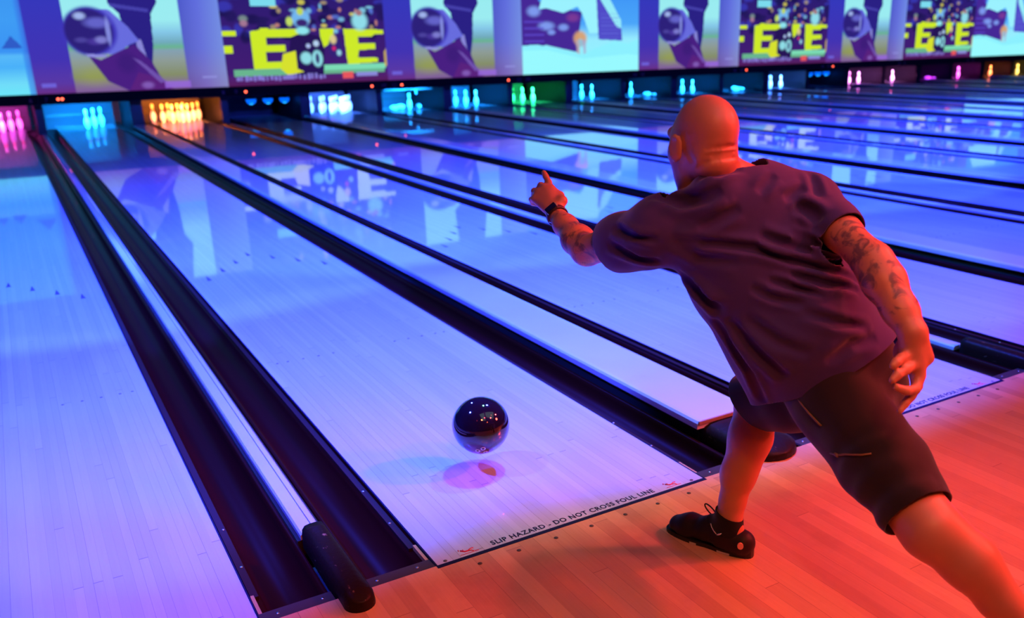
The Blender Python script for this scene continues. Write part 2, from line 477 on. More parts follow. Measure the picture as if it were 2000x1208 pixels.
# ------------------------------------------------------------------ pin decks
PINP = [(0.0, 0.0), (0.0255, 0.0), (0.0285, 0.006), (0.036, 0.019), (0.0495, 0.057), (0.0575, 0.086), (0.0605, 0.114), (0.0578, 0.149), (0.0470, 0.184),
        (0.0325, 0.219), (0.0250, 0.238), (0.0228, 0.254), (0.0236, 0.276), (0.0268, 0.298), (0.0312, 0.325), (0.0323, 0.343), (0.0295, 0.362), (0.0205, 0.375), (0.009, 0.3805), (0.0, 0.381)]
pin_me = MB().lathe(PINP, 20).mesh('bowling_pin'); pin_me.materials.append(M['pin']); pin_me.materials.append(M['pin_stripe'])
for p in pin_me.polygons:
    z = p.center[2]
    if 0.222 < z < 0.236 or 0.258 < z < 0.272: p.material_index = 1
POS = {1: (0, 0), 2: (-.1524, .264), 3: (.1524, .264), 4: (-.3048, .528), 5: (0, .528), 6: (.3048, .528), 7: (-.4572, .792), 8: (-.1524, .792), 9: (.1524, .792), 10: (.4572, .792)}
SPOT = {1: 'front head pin', 2: 'second row left', 3: 'second row right', 4: 'third row left', 5: 'third row middle', 6: 'third row right',
        7: 'back row far left', 8: 'back row inner left', 9: 'back row inner right', 10: 'back row far right'}
FULL = list(range(1, 11))
RACK = {-1: ([1, 3, 6, 10], 'pink'), 0: ([1, 3, 6], 'cyan'), 1: (FULL, 'orange'), 2: ([], ''), 3: (FULL, 'blue-white'), 4: ([3], 'cyan'), 5: ([4, 2, 1], 'cyan'), 6: ([4, 2, 1], 'green'),
        7: ([2, 1], 'cyan'), 8: ([4, 2], 'cyan'), 9: ([2, 1], 'cyan'), 10: ([], 'cyan'), 11: ([1, 2, 4, 5, 8], 'cyan'), 12: ([], ''), 13: ([1, 2, 4, 5], 'pale pink'), 14: ([1, 2, 4, 5], 'pale pink'),
        15: ([], ''), 16: ([1, 2, 4], 'magenta'), 17: ([1, 2], 'small orange'), 18: ([1, 2], 'yellow'), 19: ([], ''), 20: ([], '')}
FALL = {4: [(-.37, .18, 100, 'left'), (-.12, .47, 82, 'middle'), (.36, .12, 170, 'right')], 8: [(0.12, .05, 30, 'only')],
        10: [(-.38, .35, 150, 'left'), (-.05, .05, 80, 'middle'), (.10, .27, 95, 'right')], 15: [(.05, .15, 60, 'only')]}
CY = (.008, .30, 1)
LIGHTC = {-1: ((1, .07, .65), 36), 0: (CY, 80), 1: ((1, .22, .02), 50), 2: ((.0, .05, 1), 1.0), 3: ((.06, .20, 1), 80), 4: (CY, 70), 5: (CY, 80), 6: ((.02, 1, .22), 50),
          7: (CY, 70), 8: (CY, 70), 9: (CY, 75), 10: (CY, 60), 11: ((.06, .25, 1), 75), 12: ((0, .05, 1), 1.0), 13: ((1, .25, .9), 40), 14: ((1, .25, .8), 40),
          15: ((.5, .03, .8), 12), 16: ((1, .08, .75), 34), 17: ((1, .20, .03), 34), 18: ((1, .60, .06), 30), 19: ((1, .5, .1), 4), 20: ((.1, .1, 1), 4)}
FALL_BASE = 0.066
for i in LANES:
    cx = lane_x0(i) + W / 2
    pins, cname = RACK[i]
    for q in pins:
        o = link('bowling_pin', pin_me, loc=(cx + POS[q][0], PINY + POS[q][1], 0))
        o.rotation_euler[2] = random.random() * 6
        tag(o, '%s-lit pin, %s, lane %s' % (cname, SPOT[q], WHICH[i]), 'bowling pin', 'bowling pins standing on the pin decks')
    for (dx, dy, az, wh) in FALL.get(i, []):
        o = link('bowling_pin', pin_me, loc=(cx + dx, PINY + dy, FALL_BASE))
        o.rotation_euler = (math.radians(91.5), 0, math.radians(az))
        tag(o, 'toppled pin, the %s one, lane %s' % (wh, WHICH[i]), 'bowling pin', 'toppled bowling pins')
    c, e = LIGHTC[i]
    lamp('pin_deck_lamp', 'AREA', (cx, 17.36, 0.50), (cx, 19.3, 0.10), e * 0.9, c, 0.95, 0.05, spread=math.radians(52))
    b = empty('pinsetter_bay', (cx, 19.3, 0), 'pin deck bay behind the lane ' + WHICH[i], 'pinsetter bay', 'pinsetter bays in a row')
    o = MB().box(-0.66, 0.66, 0.72, 0.76, -0.1, 0.95).build('pit_curtain', M['curtain'], b)
    MB().box(-0.53, 0.53, -0.04, 0.0, -0.1, 0.012).build('tail_plank', M['kick'], b)
    MB().box(-0.60, 0.60, 0.70, 0.72, 0.16, 0.20).build('curtain_bar', M['kick'], b)
    MB().box(-0.66, 0.66, -1.85, 0.76, 0.95, 0.99).build('hood_panel', M['black'], b)
    if i == 4:
        MB().box(-0.62, 0.58, -1.18, -1.12, 0.46, 0.54).build('sweep_bar', M['kick'], b)
        MB().box(0.14, 0.20, -1.17, -1.13, 0.36, 0.47).build('sweep_bar_hanger', M['kick'], b)
    if i in (2, 12):
        for k in (-1, 0, 1):
            d = empty('dome_lamp', (cx + 0.24 + k * 0.36, 18.55, 0.385), '%s of three blue dome lamps, lane %s' % (('left one', 'middle one', 'right one')[k + 1], WHICH[i]), 'lamp', 'blue dome lamps')
            MB().lathe([(0, -0.085), (0.05, -0.078), (0.085, -0.055), (0.105, -0.01), (0.10, 0.02), (0, 0.022)], 18).build('lens', M['dome'], d)
            MB().lathe([(0, -0.092), (0.035, -0.086), (0.060, -0.070), (0, -0.06)], 14).build('bulb', M['dome2'], d)
            MB().lathe([(0, 0.022), (0.11, 0.022), (0.11, 0.05), (0.02, 0.06), (0.02, 0.53), (0, 0.53)], 14).build('bracket', M['black'], d)
    # kickback wall to the right of this bay
    xr = lane_x0(i) + W; g = GW if i % 2 == 0 else GN
    k_ = empty('kickback_wall', (xr + g / 2, 18.0, 0), 'grey partition right of the pins, lane ' + WHICH[i], 'partition', 'partitions between the pin decks')
    hw_ = 0.10 if i % 2 == 0 else 0.06
    MB().box(-hw_, hw_, 0.0, 2.0, -0.1, 0.95).build('side_panels', M['kick'], k_)
    MB().box(-hw_ - 0.01, hw_ + 0.01, -0.03, 0.0, -0.1, 0.7).build('front_post', M['black'], k_)

# ------------------------------------------------------------------ masking band with numbers and indicator lamps
YM = 17.3; ZB, ZT = 0.548, 0.735
for k in range(-1, 11):
    x0 = -0.268 + k * PER; x1 = x0 + PER
    t = empty('masking_band', (x0, YM, ZB), 'black masking band %s' % ('at the left end of the row' if k < 0 else 'starting over the lane ' + WHICH.get(2 * k, 'x')), 'masking panel', 'black masking bands above the pins')
    bevel(MB().box(0.006, PER - 0.006, 0.0, 0.05, 0, ZT - ZB).build('panel', M['band'], t), 0.006)
    MB().box(0.006, PER - 0.006, 0.02, 0.04, -0.004, 0.0).build('lower_trim', M['black'], t)
    for s, num in ((0.125, 7 + 2 * k), (PER - 0.125, 8 + 2 * k)):
        me = text_mesh(str(num), 0.11, 'number'); me.materials.clear(); me.materials.append(M['number'])
        o = link('lane_number', me, parent=t, loc=(s, -0.002, 0.045)); o.rotation_euler = (PI / 2, 0, 0)
for x, z, wh in ((0.054, .637, 'left one of a close pair at the left'), (0.121, .637, 'right one of a close pair at the left'), (3.43, .625, 'above the lane with three blue domes'),
                 (6.11, .628, 'left of the joint above the toppled pins'), (6.80, .628, 'right of the joint above the toppled pins'), (9.48, .63, 'above the green pins'),
                 (16.95, .625, 'above the tight cyan rack'), (20.35, .62, 'above the small trio of blue domes')):
    t = empty('indicator_lamp', (x, YM - 0.012, z), 'red indicator lamp on the band, ' + wh, 'indicator light', 'red indicator lamps')
    o = MB().lathe([(0, 0.018), (0.014, 0.014), (0.022, 0.0), (0.022, -0.004)], 14).build('lens', M['led'], t); o.rotation_euler = (PI / 2, 0, 0)
    o = MB().lathe([(0.024, 0.002), (0.030, 0.002), (0.030, -0.01), (0.024, -0.01)], 14).build('bezel', M['black'], t); o.rotation_euler = (PI / 2, 0, 0)

# ------------------------------------------------------------------ projected pictures on the masking screens
GXN, GYN = 300, 190
UH = 1.22          # picture height in units of 1.9 m
uu, vv = np.meshgrid((np.arange(GXN) + .5) / GXN, (np.arange(GYN) + .5) / GYN * UH)


def lin(c):
    c = np.array(c, float) / 255.0
    return np.where(c <= 0.04045, c / 12.92, ((c + 0.055) / 1.055) ** 2.4)


class Pic:
    def __init__(s, k=1.0): s.a = np.zeros((GYN, GXN, 3)); s.k = k
    def put(s, m, c, soft=1.0):
        mm = np.clip(m, 0, 1)[..., None] * soft
        s.a = s.a * (1 - mm) + lin(c) * mm
    def poly(s, pts, c, soft=1.0):
        x, y = uu, vv / s.k; ins = np.zeros(uu.shape, bool); n_ = len(pts)
        for i in range(n_):
            x1, y1 = pts[i]; x2, y2 = pts[(i + 1) % n_]
            if y1 == y2: continue
            ins ^= ((y1 > y) != (y2 > y)) & (x < (x2 - x1) * (y - y1) / (y2 - y1) + x1)
        s.put(ins.astype(float), c, soft)
    def ell(s, cx, cy, rx, ry, c, soft=1.0, edge=0.15):
        d = np.sqrt(((uu - cx) / rx) ** 2 + ((vv / s.k - cy) / ry) ** 2)
        s.put((1 + edge / 2 - d) / edge, c, soft)
    def rect(s, x0, x1, y0, y1, c, soft=1.0): s.poly([(x0, y0), (x1, y0), (x1, y1), (x0, y1)], c, soft)
    def vgrad(s, x0, x1, stops):
        m_ = (uu >= x0) & (uu < x1)
        ks = [q[0] for q in stops]; cs = np.array([lin(q[1]) for q in stops])
        col = np.stack([np.interp(vv / s.k, ks, cs[:, j]) for j in range(3)], -1)
        s.a = np.where(m_[..., None], col, s.a)
    def hblend(s, x0, x1, stops, soft=1.0):
        ks = [q[0] for q in stops]; cs = np.array([lin(q[1]) for q in stops])
        col = np.stack([np.interp(uu, ks, cs[:, j]) for j in range(3)], -1)
        m_ = ((uu >= x0) & (uu < x1))[..., None] * soft
        s.a = s.a * (1 - m_) + col * m_
    def mesh(s, name):
        nx, ny = GXN + 1, GYN + 1
        X, Z = np.meshgrid(np.linspace(0, PER, nx), np.linspace(0, UH * 1.9, ny))
        v = np.stack([X.ravel(), np.zeros(X.size), Z.ravel()], 1)
        i0 = (np.arange(GYN)[:, None] * nx + np.arange(GXN)[None]).ravel()
        f = np.stack([i0, i0 + 1, i0 + 1 + nx, i0 + nx], 1)
        me = bpy.data.meshes.new(name)
        me.vertices.add(len(v)); me.vertices.foreach_set('co', v.ravel().astype(np.float32))
        me.loops.add(f.size); me.loops.foreach_set('vertex_index', f.ravel().astype(np.int32))
        me.polygons.add(len(f)); me.polygons.foreach_set('loop_start', (np.arange(len(f)) * 4).astype(np.int32))
        me.update(calc_edges=True)
        ca = me.color_attributes.new('picture', 'FLOAT_COLOR', 'CORNER')
        c = np.concatenate([s.a.reshape(-1, 3), np.ones((GXN * GYN, 1))], 1)
        ca.data.foreach_set('color', np.repeat(c, 4, 0).ravel().astype(np.float32))
        return me


def crowd(p, x0, x1, y0, y1, n_, cols, rs, seed):
    r = random.Random(seed)
    for _ in range(n_):
        x = r.uniform(x0, x1); y = r.uniform(y0, y1)
        p.ell(x, y, r.uniform(*rs), r.uniform(*rs) * 1.6, r.choice(cols), 0.8, 0.5)


# A: helmeted racer and bending figure, with blurred side bands
pa = Pic(0.79)
pa.vgrad(0, 1, [(0, (120, 60, 150)), (.2, (110, 80, 190)), (.5, (90, 80, 215)), (1.2, (80, 90, 230))])
pa.vgrad(0, .19, [(0, (110, 50, 140)), (.12, (95, 60, 175)), (.4, (70, 55, 190)), (1.2, (55, 60, 200))])
pa.vgrad(.78, 1, [(0, (150, 110, 160)), (.2, (140, 130, 195)), (.5, (110, 130, 235)), (1.2, (90, 120, 245))])
pa.hblend(.78, 1, [(.78, (70, 55, 180)), (.88, (110, 110, 225)), (1, (140, 170, 240))], .5)
pa.vgrad(.19, .78, [(0, (135, 95, 165)), (.10, (140, 125, 150)), (.18, (140, 150, 110)), (.36, (150, 165, 160)), (.48, (140, 170, 190)), (.52, (110, 190, 150)), (.58, (120, 180, 200)), (.70, (140, 210, 245)), (.85, (165, 250, 255)), (1.6, (160, 250, 255))])
pa.ell(.30, .20, .08, .10, (165, 175, 70), .5, 1.2)
pa.poly([(.44, 1.6), (.64, 1.6), (.67, 1.06), (.63, .92), (.62, .55), (.60, .30), (.52, .30), (.48, .60), (.47, .92), (.42, 1.05)], (45, 35, 140))
pa.poly([(.53, .62), (.56, .62), (.585, .28), (.55, .26)], (150, 150, 235), .9)
pa.poly([(.36, .98), (.42, .97), (.50, .78), (.55, .60), (.50, .56), (.42, .44), (.36, .46)], (110, 115, 235))
pa.poly([(.28, .44), (.34, .38), (.52, .56), (.60, .34), (.63, .18), (.68, .0), (.46, .0), (.36, .12)], (78, 34, 138))
pa.poly([(.46, 0), (.70, 0), (.64, .14), (.52, .22)], (105, 38, 130), .6)
pa.ell(.47, .34, .05, .12, (60, 30, 125), .7, .8); pa.poly([(.50, .40), (.54, .36), (.66, .10), (.63, .08)], (130, 100, 200), .7); pa.ell(.56, .06, .03, .04, (150, 110, 210), .7, .8)
pa.poly([(.42, 1.05), (.62, .98), (.62, .94), (.43, 1.0)], (80, 75, 190), .8)
pa.ell(.31, .72, .135, .29, (70, 60, 200)); pa.ell(.305, .72, .12, .265, (48, 35, 130)); pa.ell(.27, .90, .028, .04, (170, 190, 250), 1, .8)
pa.ell(.35, .82, .06, .06, (110, 110, 220), .9, .8); pa.ell(.33, .60, .04, .04, (80, 60, 170), .9, .8)
pa.poly([(.27, .46), (.37, .44), (.37, .41), (.28, .42)], (150, 150, 235))
pa.ell(.36, .62, .03, .04, (150, 150, 240), .7, .8); pa.ell(.40, .72, .012, .16, (150, 160, 250), .8, .6); pa.ell(.26, .62, .03, .03, (90, 80, 180), .7, .8)
pa.rect(.65, .79, .02, .10, (160, 110, 235), .8); pa.rect(.03, .10, .07, .12, (120, 110, 240), .8); pa.rect(.86, .94, .12, .15, (160, 160, 240), .7)
# B: ball game broadcast
pb = Pic(0.79)
pb.rect(0, 1, 0, 1.7, (60, 35, 130))
pb.vgrad(0, 1, [(0, (90, 30, 95)), (.10, (85, 35, 120)), (.16, (70, 30, 120)), (1.2, (45, 30, 120))])
crowd(pb, .0, 1, .60, 1.5, 80, [(35, 25, 95), (60, 60, 190), (25, 20, 80)], (.02, .05), 3)
crowd(pb, .30, .95, .66, 1.5, 66, [(130, 200, 240), (180, 160, 120), (230, 220, 90), (90, 120, 220), (210, 140, 130), (140, 220, 250)], (.008, .026), 5)
pb.rect(.18, .33, 1.02, 1.14, (130, 230, 250))
pb.ell(.13, .86, .025, .04, (130, 150, 150), .9, .6); pb.ell(.13, .80, .022, .04, (180, 130, 160), .9, .6)
Yw = (215, 245, 45)
pb.rect(.0, .08, .64, .71, Yw); pb.rect(0, .05, .42, .52, Yw)
pb.poly([(.16, .18), (.16, .70), (.24, .72), (.46, .72), (.45, .62), (.25, .62), (.25, .52), (.36, .52), (.36, .43), (.24, .43), (.24, .30), (.34, .30), (.34, .18)], Yw)
pb.poly([(.22, .74), (.27, .74), (.28, .66), (.21, .66)], Yw)
pb.poly([(.58, .45), (.58, .72), (.67, .72), (.66, .56)], Yw)
pb.poly([(.74, .24), (.73, .72), (.99, .70), (.99, .64), (.93, .64), (.91, .61), (.82, .61), (.82, .52), (.93, .52), (.93, .44), (.82, .43), (.81, .33), (.94, .32), (.94, .26)], Yw)
pb.rect(.04, .98, .12, .21, (110, 190, 150)); pb.rect(.56, .99, .17, .24, (130, 230, 190))
pb.poly([(.985, .2), (1, .2), (1, .45), (.985, .4)], (220, 190, 90), .8)
pb.poly([(.37, .10), (.58, .10), (.60, .45), (.58, .62), (.48, .68), (.40, .62), (.38, .45)], (40, 22, 90))
pb.poly([(.34, .40), (.42, .44), (.42, .20), (.46, .16), (.36, .12), (.32, .20)], (225, 235, 50))
pb.ell(.47, .86, .055, .12, (120, 190, 250), 1, .3); pb.ell(.475, .80, .035, .05, (60, 40, 120), 1, .4); pb.ell(.47, .95, .02, .05, (200, 225, 90), 1, .5); pb.ell(.475, .70, .04, .05, (150, 240, 250), 1, .5)
pb.ell(.40, .82, .02, .06, (200, 230, 110), 1, .5); pb.ell(.48, .34, .035, .08, (150, 230, 240), 1, .4); pb.ell(.55, .33, .033, .11, (150, 230, 240), 1, .3); pb.ell(.55, .33, .012, .07, (60, 60, 120), 1, .5)
pb.ell(.50, .50, .014, .03, (180, 200, 250), 1, .5); pb.ell(.55, .53, .018, .04, (190, 220, 250), 1, .5)
pb.ell(.67, .47, .045, .14, (55, 35, 125), 1, .3); pb.ell(.66, .58, .02, .06, (230, 210, 150), 1, .6); pb.ell(.66, .46, .012, .03, (220, 40, 120), 1, .6); pb.ell(.69, .40, .015, .04, (160, 220, 240), 1, .6)
pb.ell(.84, .82, .05, .12, (150, 230, 245), 1, .5); pb.ell(.84, .93, .02, .04, (170, 120, 130), 1, .5)
pb.rect(.70, .77, .05, .14, (240, 90, 100)); pb.rect(.79, .93, .07, .13, (150, 150, 235), .9)
r = random.Random(2)
for k in range(22):
    x = .05 + k * .025
    pb.rect(x, x + r.uniform(.01, .024), .05 + r.uniform(0, .02), .11 + r.uniform(0, .03), (150, 140, 240), .75)
# C: snowy cabin
pc = Pic(0.96)
pc.vgrad(0, 1, [(0, (120, 190, 255)), (.12, (145, 245, 255)), (.42, (150, 235, 255)), (.62, (75, 165, 250)), (1.2, (55, 140, 245))])
pc.rect(0, .14, .34, 1.22, (80, 50, 180))
pc.poly([(0, .34), (.2, .36), (.46, .26), (.47, .50), (.50, .78), (.22, .82), (.10, .95), (0, 1.22)], (70, 40, 150))
pc.poly([(.14, .80), (.18, 1.0), (.25, 1.22), (.62, 1.22), (.66, .98), (.64, .50), (.56, .50), (.50, .75), (.46, .84), (.34, .76), (.2, .82)], (155, 242, 255))
pc.poly([(.62, 1.05), (.64, 1.08), (.84, .58), (.85, .40), (.64, .42)], (80, 75, 200))
pc.poly([(.64, 1.12), (.70, 1.05), (.84, .66), (.84, .56), (.80, .58), (.66, .92)], (150, 235, 250))
for k in range(7): pc.rect(.66, .82, .44 + k * .05, .45 + k * .05, (110, 120, 225), .6)
for x, y, rx, ry in ((.10, .78, .05, .06), (.20, .60, .06, .05), (.34, .58, .04, .04), (.24, .52, .03, .03)): pc.ell(x, y, rx, ry, (130, 160, 245), .9, .8)
for k in range(4): pc.rect(.02, .18, .40 + k * .08, .42 + k * .08, (95, 75, 210), .8)
pc.ell(.48, .44, .055, .09, (215, 160, 110), .95, .5); pc.ell(.48, .38, .03, .05, (150, 190, 210), 1, .5); pc.poly([(.44, .42), (.47, .42), (.48, .22), (.45, .24)], (190, 160, 170), .7); pc.poly([(.50, .42), (.53, .42), (.53, .20), (.51, .20)], (170, 160, 200), .7)
pc.ell(.42, .70, .05, .05, (130, 60, 150), .8, .8)
pc.poly([(0, 0), (0, .36), (.12, .37), (.30, .31), (.50, .23), (.60, .30), (.78, .40), (.90, .36), (1, .42), (1, 0)], (140, 240, 255))
pc.poly([(0, .0), (0, .30), (.2, .30), (.5, .18), (.9, .22), (1, .2), (1, 0)], (155, 252, 255), .8)
# D: plain winter slope for the screen cut by the left edge
pd_ = Pic(0.85)
pd_.vgrad(0, 1, [(0, (110, 235, 255)), (.12, (115, 225, 255)), (.30, (75, 180, 255)), (.42, (90, 190, 255)), (.46, (60, 150, 250)), (.8, (65, 160, 250)), (1.2, (60, 150, 245))])
for x, y, s in ((.80, .42, .04), (.93, .50, .05), (.72, .44, .03)): pd_.poly([(x - s, y), (x + s, y), (x, y + s * 2.6)], (45, 70, 190), .8)
pd_.hblend(.97, 1, [(.97, (60, 150, 250)), (1, (60, 80, 220))], .7)

for p_, gain in ((pa, 0.88), (pb, 0.9), (pc, 1.0), (pd_, 0.95)): p_.a = p_.a * gain
n = NT('projected_picture'); at = n.n('ShaderNodeAttribute', attribute_name='picture')
n.set(color=(0.0, 0.0, 0.0), em=at.outputs['Color'], ems=1.0, rough=0.9, spec=0.0); M['screen'] = n.mat
PM = [q.mesh('picture') for q in (pa, pb, pc, pd_)]
for me in PM: me.materials.append(M['screen'])
frame_me = MB().box(0, PER, 0.004, 0.05, 0, UH * 1.9).mesh('screen_board'); frame_me.materials.append(M['matte_black'])
SEQ = {-1: 3, 0: 0, 1: 1, 2: 0, 3: 2, 4: 0, 5: 1, 6: 0, 7: 1, 8: 2, 9: 0, 10: 1}
LBL = {-1: 'snowy slope picture cut by the left edge', 0: 'racer picture, the largest, at the left', 1: 'ball game broadcast, the largest one', 2: 'racer picture between the large ball game and the snowy cabin',
       3: 'snowy cabin picture above the green pins', 4: 'racer picture directly above the bald head', 5: 'ball game broadcast right of the bald head', 6: 'racer picture between the two smaller ball games',
       7: 'smallest ball game broadcast, at the right', 8: 'snowy cabin picture at the right edge', 9: 'racer picture beyond the right edge', 10: 'ball game picture at the far right end'}
for k, pi_ in SEQ.items():
    t = empty('projection_screen', (-0.268 + k * PER, YM + 0.01, ZT + 0.002), 'glowing wall screen showing the ' + LBL[k], 'screen', 'projection screens above the lanes')
    link('picture', PM[pi_], parent=t); link('screen_board', frame_me, parent=t)

# ------------------------------------------------------------------ bowling ball in flight
bc = (0.424, 0.537, 0.172)
ball = empty('bowling_ball', bc, 'glossy black bowling ball in the air above the lane', 'bowling ball')
bm = bmesh.new(); bmesh.ops.create_uvsphere(bm, u_segments=64, v_segments=40, radius=0.108)
me = bpy.data.meshes.new('shell'); bm.to_mesh(me); bm.free()
for p in me.polygons: p.use_smooth = True
link('shell', me, M['ball'], ball)
CAM = Vector((-0.9006, -2.2848, 1.5458))
tc = (CAM - Vector(bc)).normalized(); upv = (Vector((0, 0, 1)) - tc * tc.z).normalized(); sd = upv.cross(tc)
for du, ds, rr in ((-0.087, 0.004, 0.0095), (-0.0935, -0.016, 0.0095), (-0.1, 0.012, 0.008)):
    dirv = (tc * math.sqrt(max(0, 0.108**2 - du*du - ds*ds)) + upv * du + sd * ds).normalized()
    q = dirv.to_track_quat('Z', 'Y')
    h = MB().lathe([(rr * 0.5, 0.0), (rr * 0.62, 0.0012), (rr, 0.0008), (rr * 1.05, -0.002)], 20).build('finger_hole_ring', M['ball_hole'], ball)
    h.location = dirv * 0.1078; h.rotation_euler = q.to_euler()
    h2 = MB().lathe([(0, 0.0005), (rr * 0.52, 0.0005)], 16).build('finger_hole', M['matte_black'], ball)
    h2.location = dirv * 0.1078; h2.rotation_euler = q.to_euler()

# ------------------------------------------------------------------ signed-distance modelling for the bowler
def V3(p): return np.array(p, float)


class Field:
    """smooth union of tapered, elliptical sweeps; evaluated by numpy"""
    def __init__(s): s.pr = []
    def cap(s, a, b, ra, rb=None, k=0.02, side=None, flat=1.0, flatb=None):
        a = V3(a); b = V3(b); rb = ra if rb is None else rb
        ax = b - a; L = np.linalg.norm(ax); L = max(L, 1e-5); ax = ax / L
        if side is None: side = np.array([1, 0, 0.01]) if abs(ax[0]) < 0.8 else np.array([0, 1, 0.01])
        side = V3(side); side = side - ax * side.dot(ax); side /= np.linalg.norm(side)
        s.pr.append((a, ax, L, side, np.cross(ax, side), ra, rb, flat, flat if flatb is None else flatb, k)); return s
    def chain(s, pts, rads, k=0.02, **kw):
        for i in range(len(pts) - 1): s.cap(pts[i], pts[i+1], rads[i], rads[i+1], k, **kw)
        return s
    def ell(s, c, r, k=0.02, ax=(0, 0, 1), side=(1, 0, 0)):
        """ellipsoid: r = (along side, along third, along ax)"""
        ax = V3(ax); ax /= np.linalg.norm(ax); side = V3(side); side = side - ax * side.dot(ax); side /= np.linalg.norm(side)
        s.pr.append(('E', V3(c), side, np.cross(ax, side), ax, r, k)); return s
    def bounds(s):
        lo = np.full(3, 9e9); hi = -lo
        for q in s.pr:
            if isinstance(q[0], str):
                if q[6] < 0: continue
                c, R_ = q[1], max(q[5]); lo = np.minimum(lo, c - R_); hi = np.maximum(hi, c + R_)
            else:
                a, ax, L = q[:3]; R_ = max(q[5], q[6]) * max(1, q[7], q[8])
                for e in (a, a + ax * L): lo = np.minimum(lo, e - R_); hi = np.maximum(hi, e + R_)
        return lo - 0.02, hi + 0.02
    def __call__(s, P):
        D = None
        for q in s.pr:
            if isinstance(q[0], str):
                _, c, u, v, w_, r, k = q; d = P - c
                x = d @ u; y = d @ v; z = d @ w_
                k0 = np.sqrt((x/r[0])**2 + (y/r[1])**2 + (z/r[2])**2) + 1e-9
                k1 = np.sqrt((x/r[0]**2)**2 + (y/r[1]**2)**2 + (z/r[2]**2)**2) + 1e-9
                dd = k0 * (k0 - 1) / k1
            else:
                a, ax, L, u, v, ra, rb, fa, fb, k = q; d = P - a
                t = np.clip((d @ ax) / L, 0, 1)
                r1 = ra + (rb - ra) * t; r2 = r1 * (fa + (fb - fa) * t)
                e = d - (t * L)[:, None] * ax
                x = e @ u; y = e @ v; z = e @ ax; r3 = np.minimum(r1, r2)
                k0 = np.sqrt((x/r1)**2 + (y/r2)**2 + (z/r3)**2) + 1e-9
                k1 = np.sqrt((x/r1**2)**2 + (y/r2**2)**2 + (z/r3**2)**2) + 1e-9
                dd = k0 * (k0 - 1) / k1
            if D is None: D = dd; continue
            if k < 0:      # carve
                kk = -k; h = np.clip(0.5 - 0.5 * (D + dd) / kk, 0, 1)
                D = D * (1 - h) - dd * h + kk * h * (1 - h)
            else:
                h = np.clip(0.5 + 0.5 * (D - dd) / k, 0, 1)
                D = D * (1 - h) + dd * h - k * h * (1 - h)
        return D


def surface_nets(fn, lo, hi, h, name):
    n_ = np.ceil((hi - lo) / h).astype(int) + 1
    B = 6
    n_ = ((n_ + B - 1) // B) * B
    nb = n_ // B
    cx = [lo[a] + (np.arange(nb[a]) + 0.5) * B * h for a in range(3)]
    G = np.stack(np.meshgrid(*cx, indexing='ij'), -1).reshape(-1, 3)
    dc = np.concatenate([fn(G[i:i+200000]) for i in range(0, len(G), 200000)])
    act = np.abs(dc) < B * h * 1.35
    vol = np.repeat(np.repeat(np.repeat(np.where(dc.reshape(nb) > 0, 1, -1).astype(np.float32), B, 0), B, 1), B, 2)
    loc = np.stack(np.meshgrid(*[np.arange(B)] * 3, indexing='ij'), -1).reshape(-1, 3)
    idx = np.argwhere(act.reshape(nb))
    for i in range(0, len(idx), 2500):
        ii = (idx[i:i+2500, None, :] * B + loc[None]).reshape(-1, 3)
        vol[ii[:, 0], ii[:, 1], ii[:, 2]] = fn(lo + ii * h)
    S = vol < 0
    c = np.zeros(tuple(n_ - 1), np.int8)
    for dx in (0, 1):
        for dy in (0, 1):
            for dz in (0, 1):
                c += S[dx:n_[0]-1+dx, dy:n_[1]-1+dy, dz:n_[2]-1+dz]
    cells = np.argwhere((c > 0) & (c < 8))
    vid = np.full(tuple(n_ - 1), -1, np.int32); vid[tuple(cells.T)] = np.arange(len(cells))
    acc = np.zeros((len(cells), 3)); cnt = np.zeros(len(cells))
    corners = [(0,0,0),(1,0,0),(0,1,0),(1,1,0),(0,0,1),(1,0,1),(0,1,1),(1,1,1)]
    for a_ in range(8):
        for b_ in range(a_ + 1, 8):
            ca, cb = np.array(corners[a_]), np.array(corners[b_])
            if np.abs(ca - cb).sum() != 1: continue
            va = vol[tuple((cells + ca).T)]; vb = vol[tuple((cells + cb).T)]
            mm = (va < 0) != (vb < 0)
            t = np.where(mm, va / np.where(mm, va - vb, 1), 0)
            acc[mm] += (ca + (cb - ca) * t[:, None])[mm]; cnt[mm] += 1
    verts = lo + (cells + acc / cnt[:, None]) * h
    faces = []
    for ax in range(3):
        u, v = (ax + 1) % 3, (ax + 2) % 3
        sl0 = [slice(None)] * 3; sl1 = [slice(None)] * 3
        sl0[ax] = slice(0, n_[ax] - 1); sl1[ax] = slice(1, n_[ax])
        A = S[tuple(sl0)]; Bv = S[tuple(sl1)]
        e = np.argwhere(A != Bv)
        e = e[(e[:, u] > 0) & (e[:, v] > 0) & (e[:, u] < n_[u] - 1) & (e[:, v] < n_[v] - 1)]
        inside = A[tuple(e.T)]
        du = np.zeros(3, int); du[u] = 1; dv = np.zeros(3, int); dv[v] = 1
        q = [vid[tuple((e - du - dv).T)], vid[tuple((e - dv).T)], vid[tuple(e.T)], vid[tuple((e - du).T)]]
        f = np.stack(q, 1); f[~inside] = f[~inside][:, ::-1]
        faces.append(f[(f >= 0).all(1)])
    f = np.concatenate(faces)
    me = bpy.data.meshes.new(name)
    me.vertices.add(len(verts)); me.vertices.foreach_set('co', verts.ravel().astype(np.float32))
    me.loops.add(f.size); me.loops.foreach_set('vertex_index', f.ravel().astype(np.int32))
    me.polygons.add(len(f)); me.polygons.foreach_set('loop_start', (np.arange(len(f)) * 4).astype(np.int32))
    me.polygons.foreach_set('use_smooth', np.ones(len(f), bool))
    me.update(calc_edges=True); me.validate()
    return me


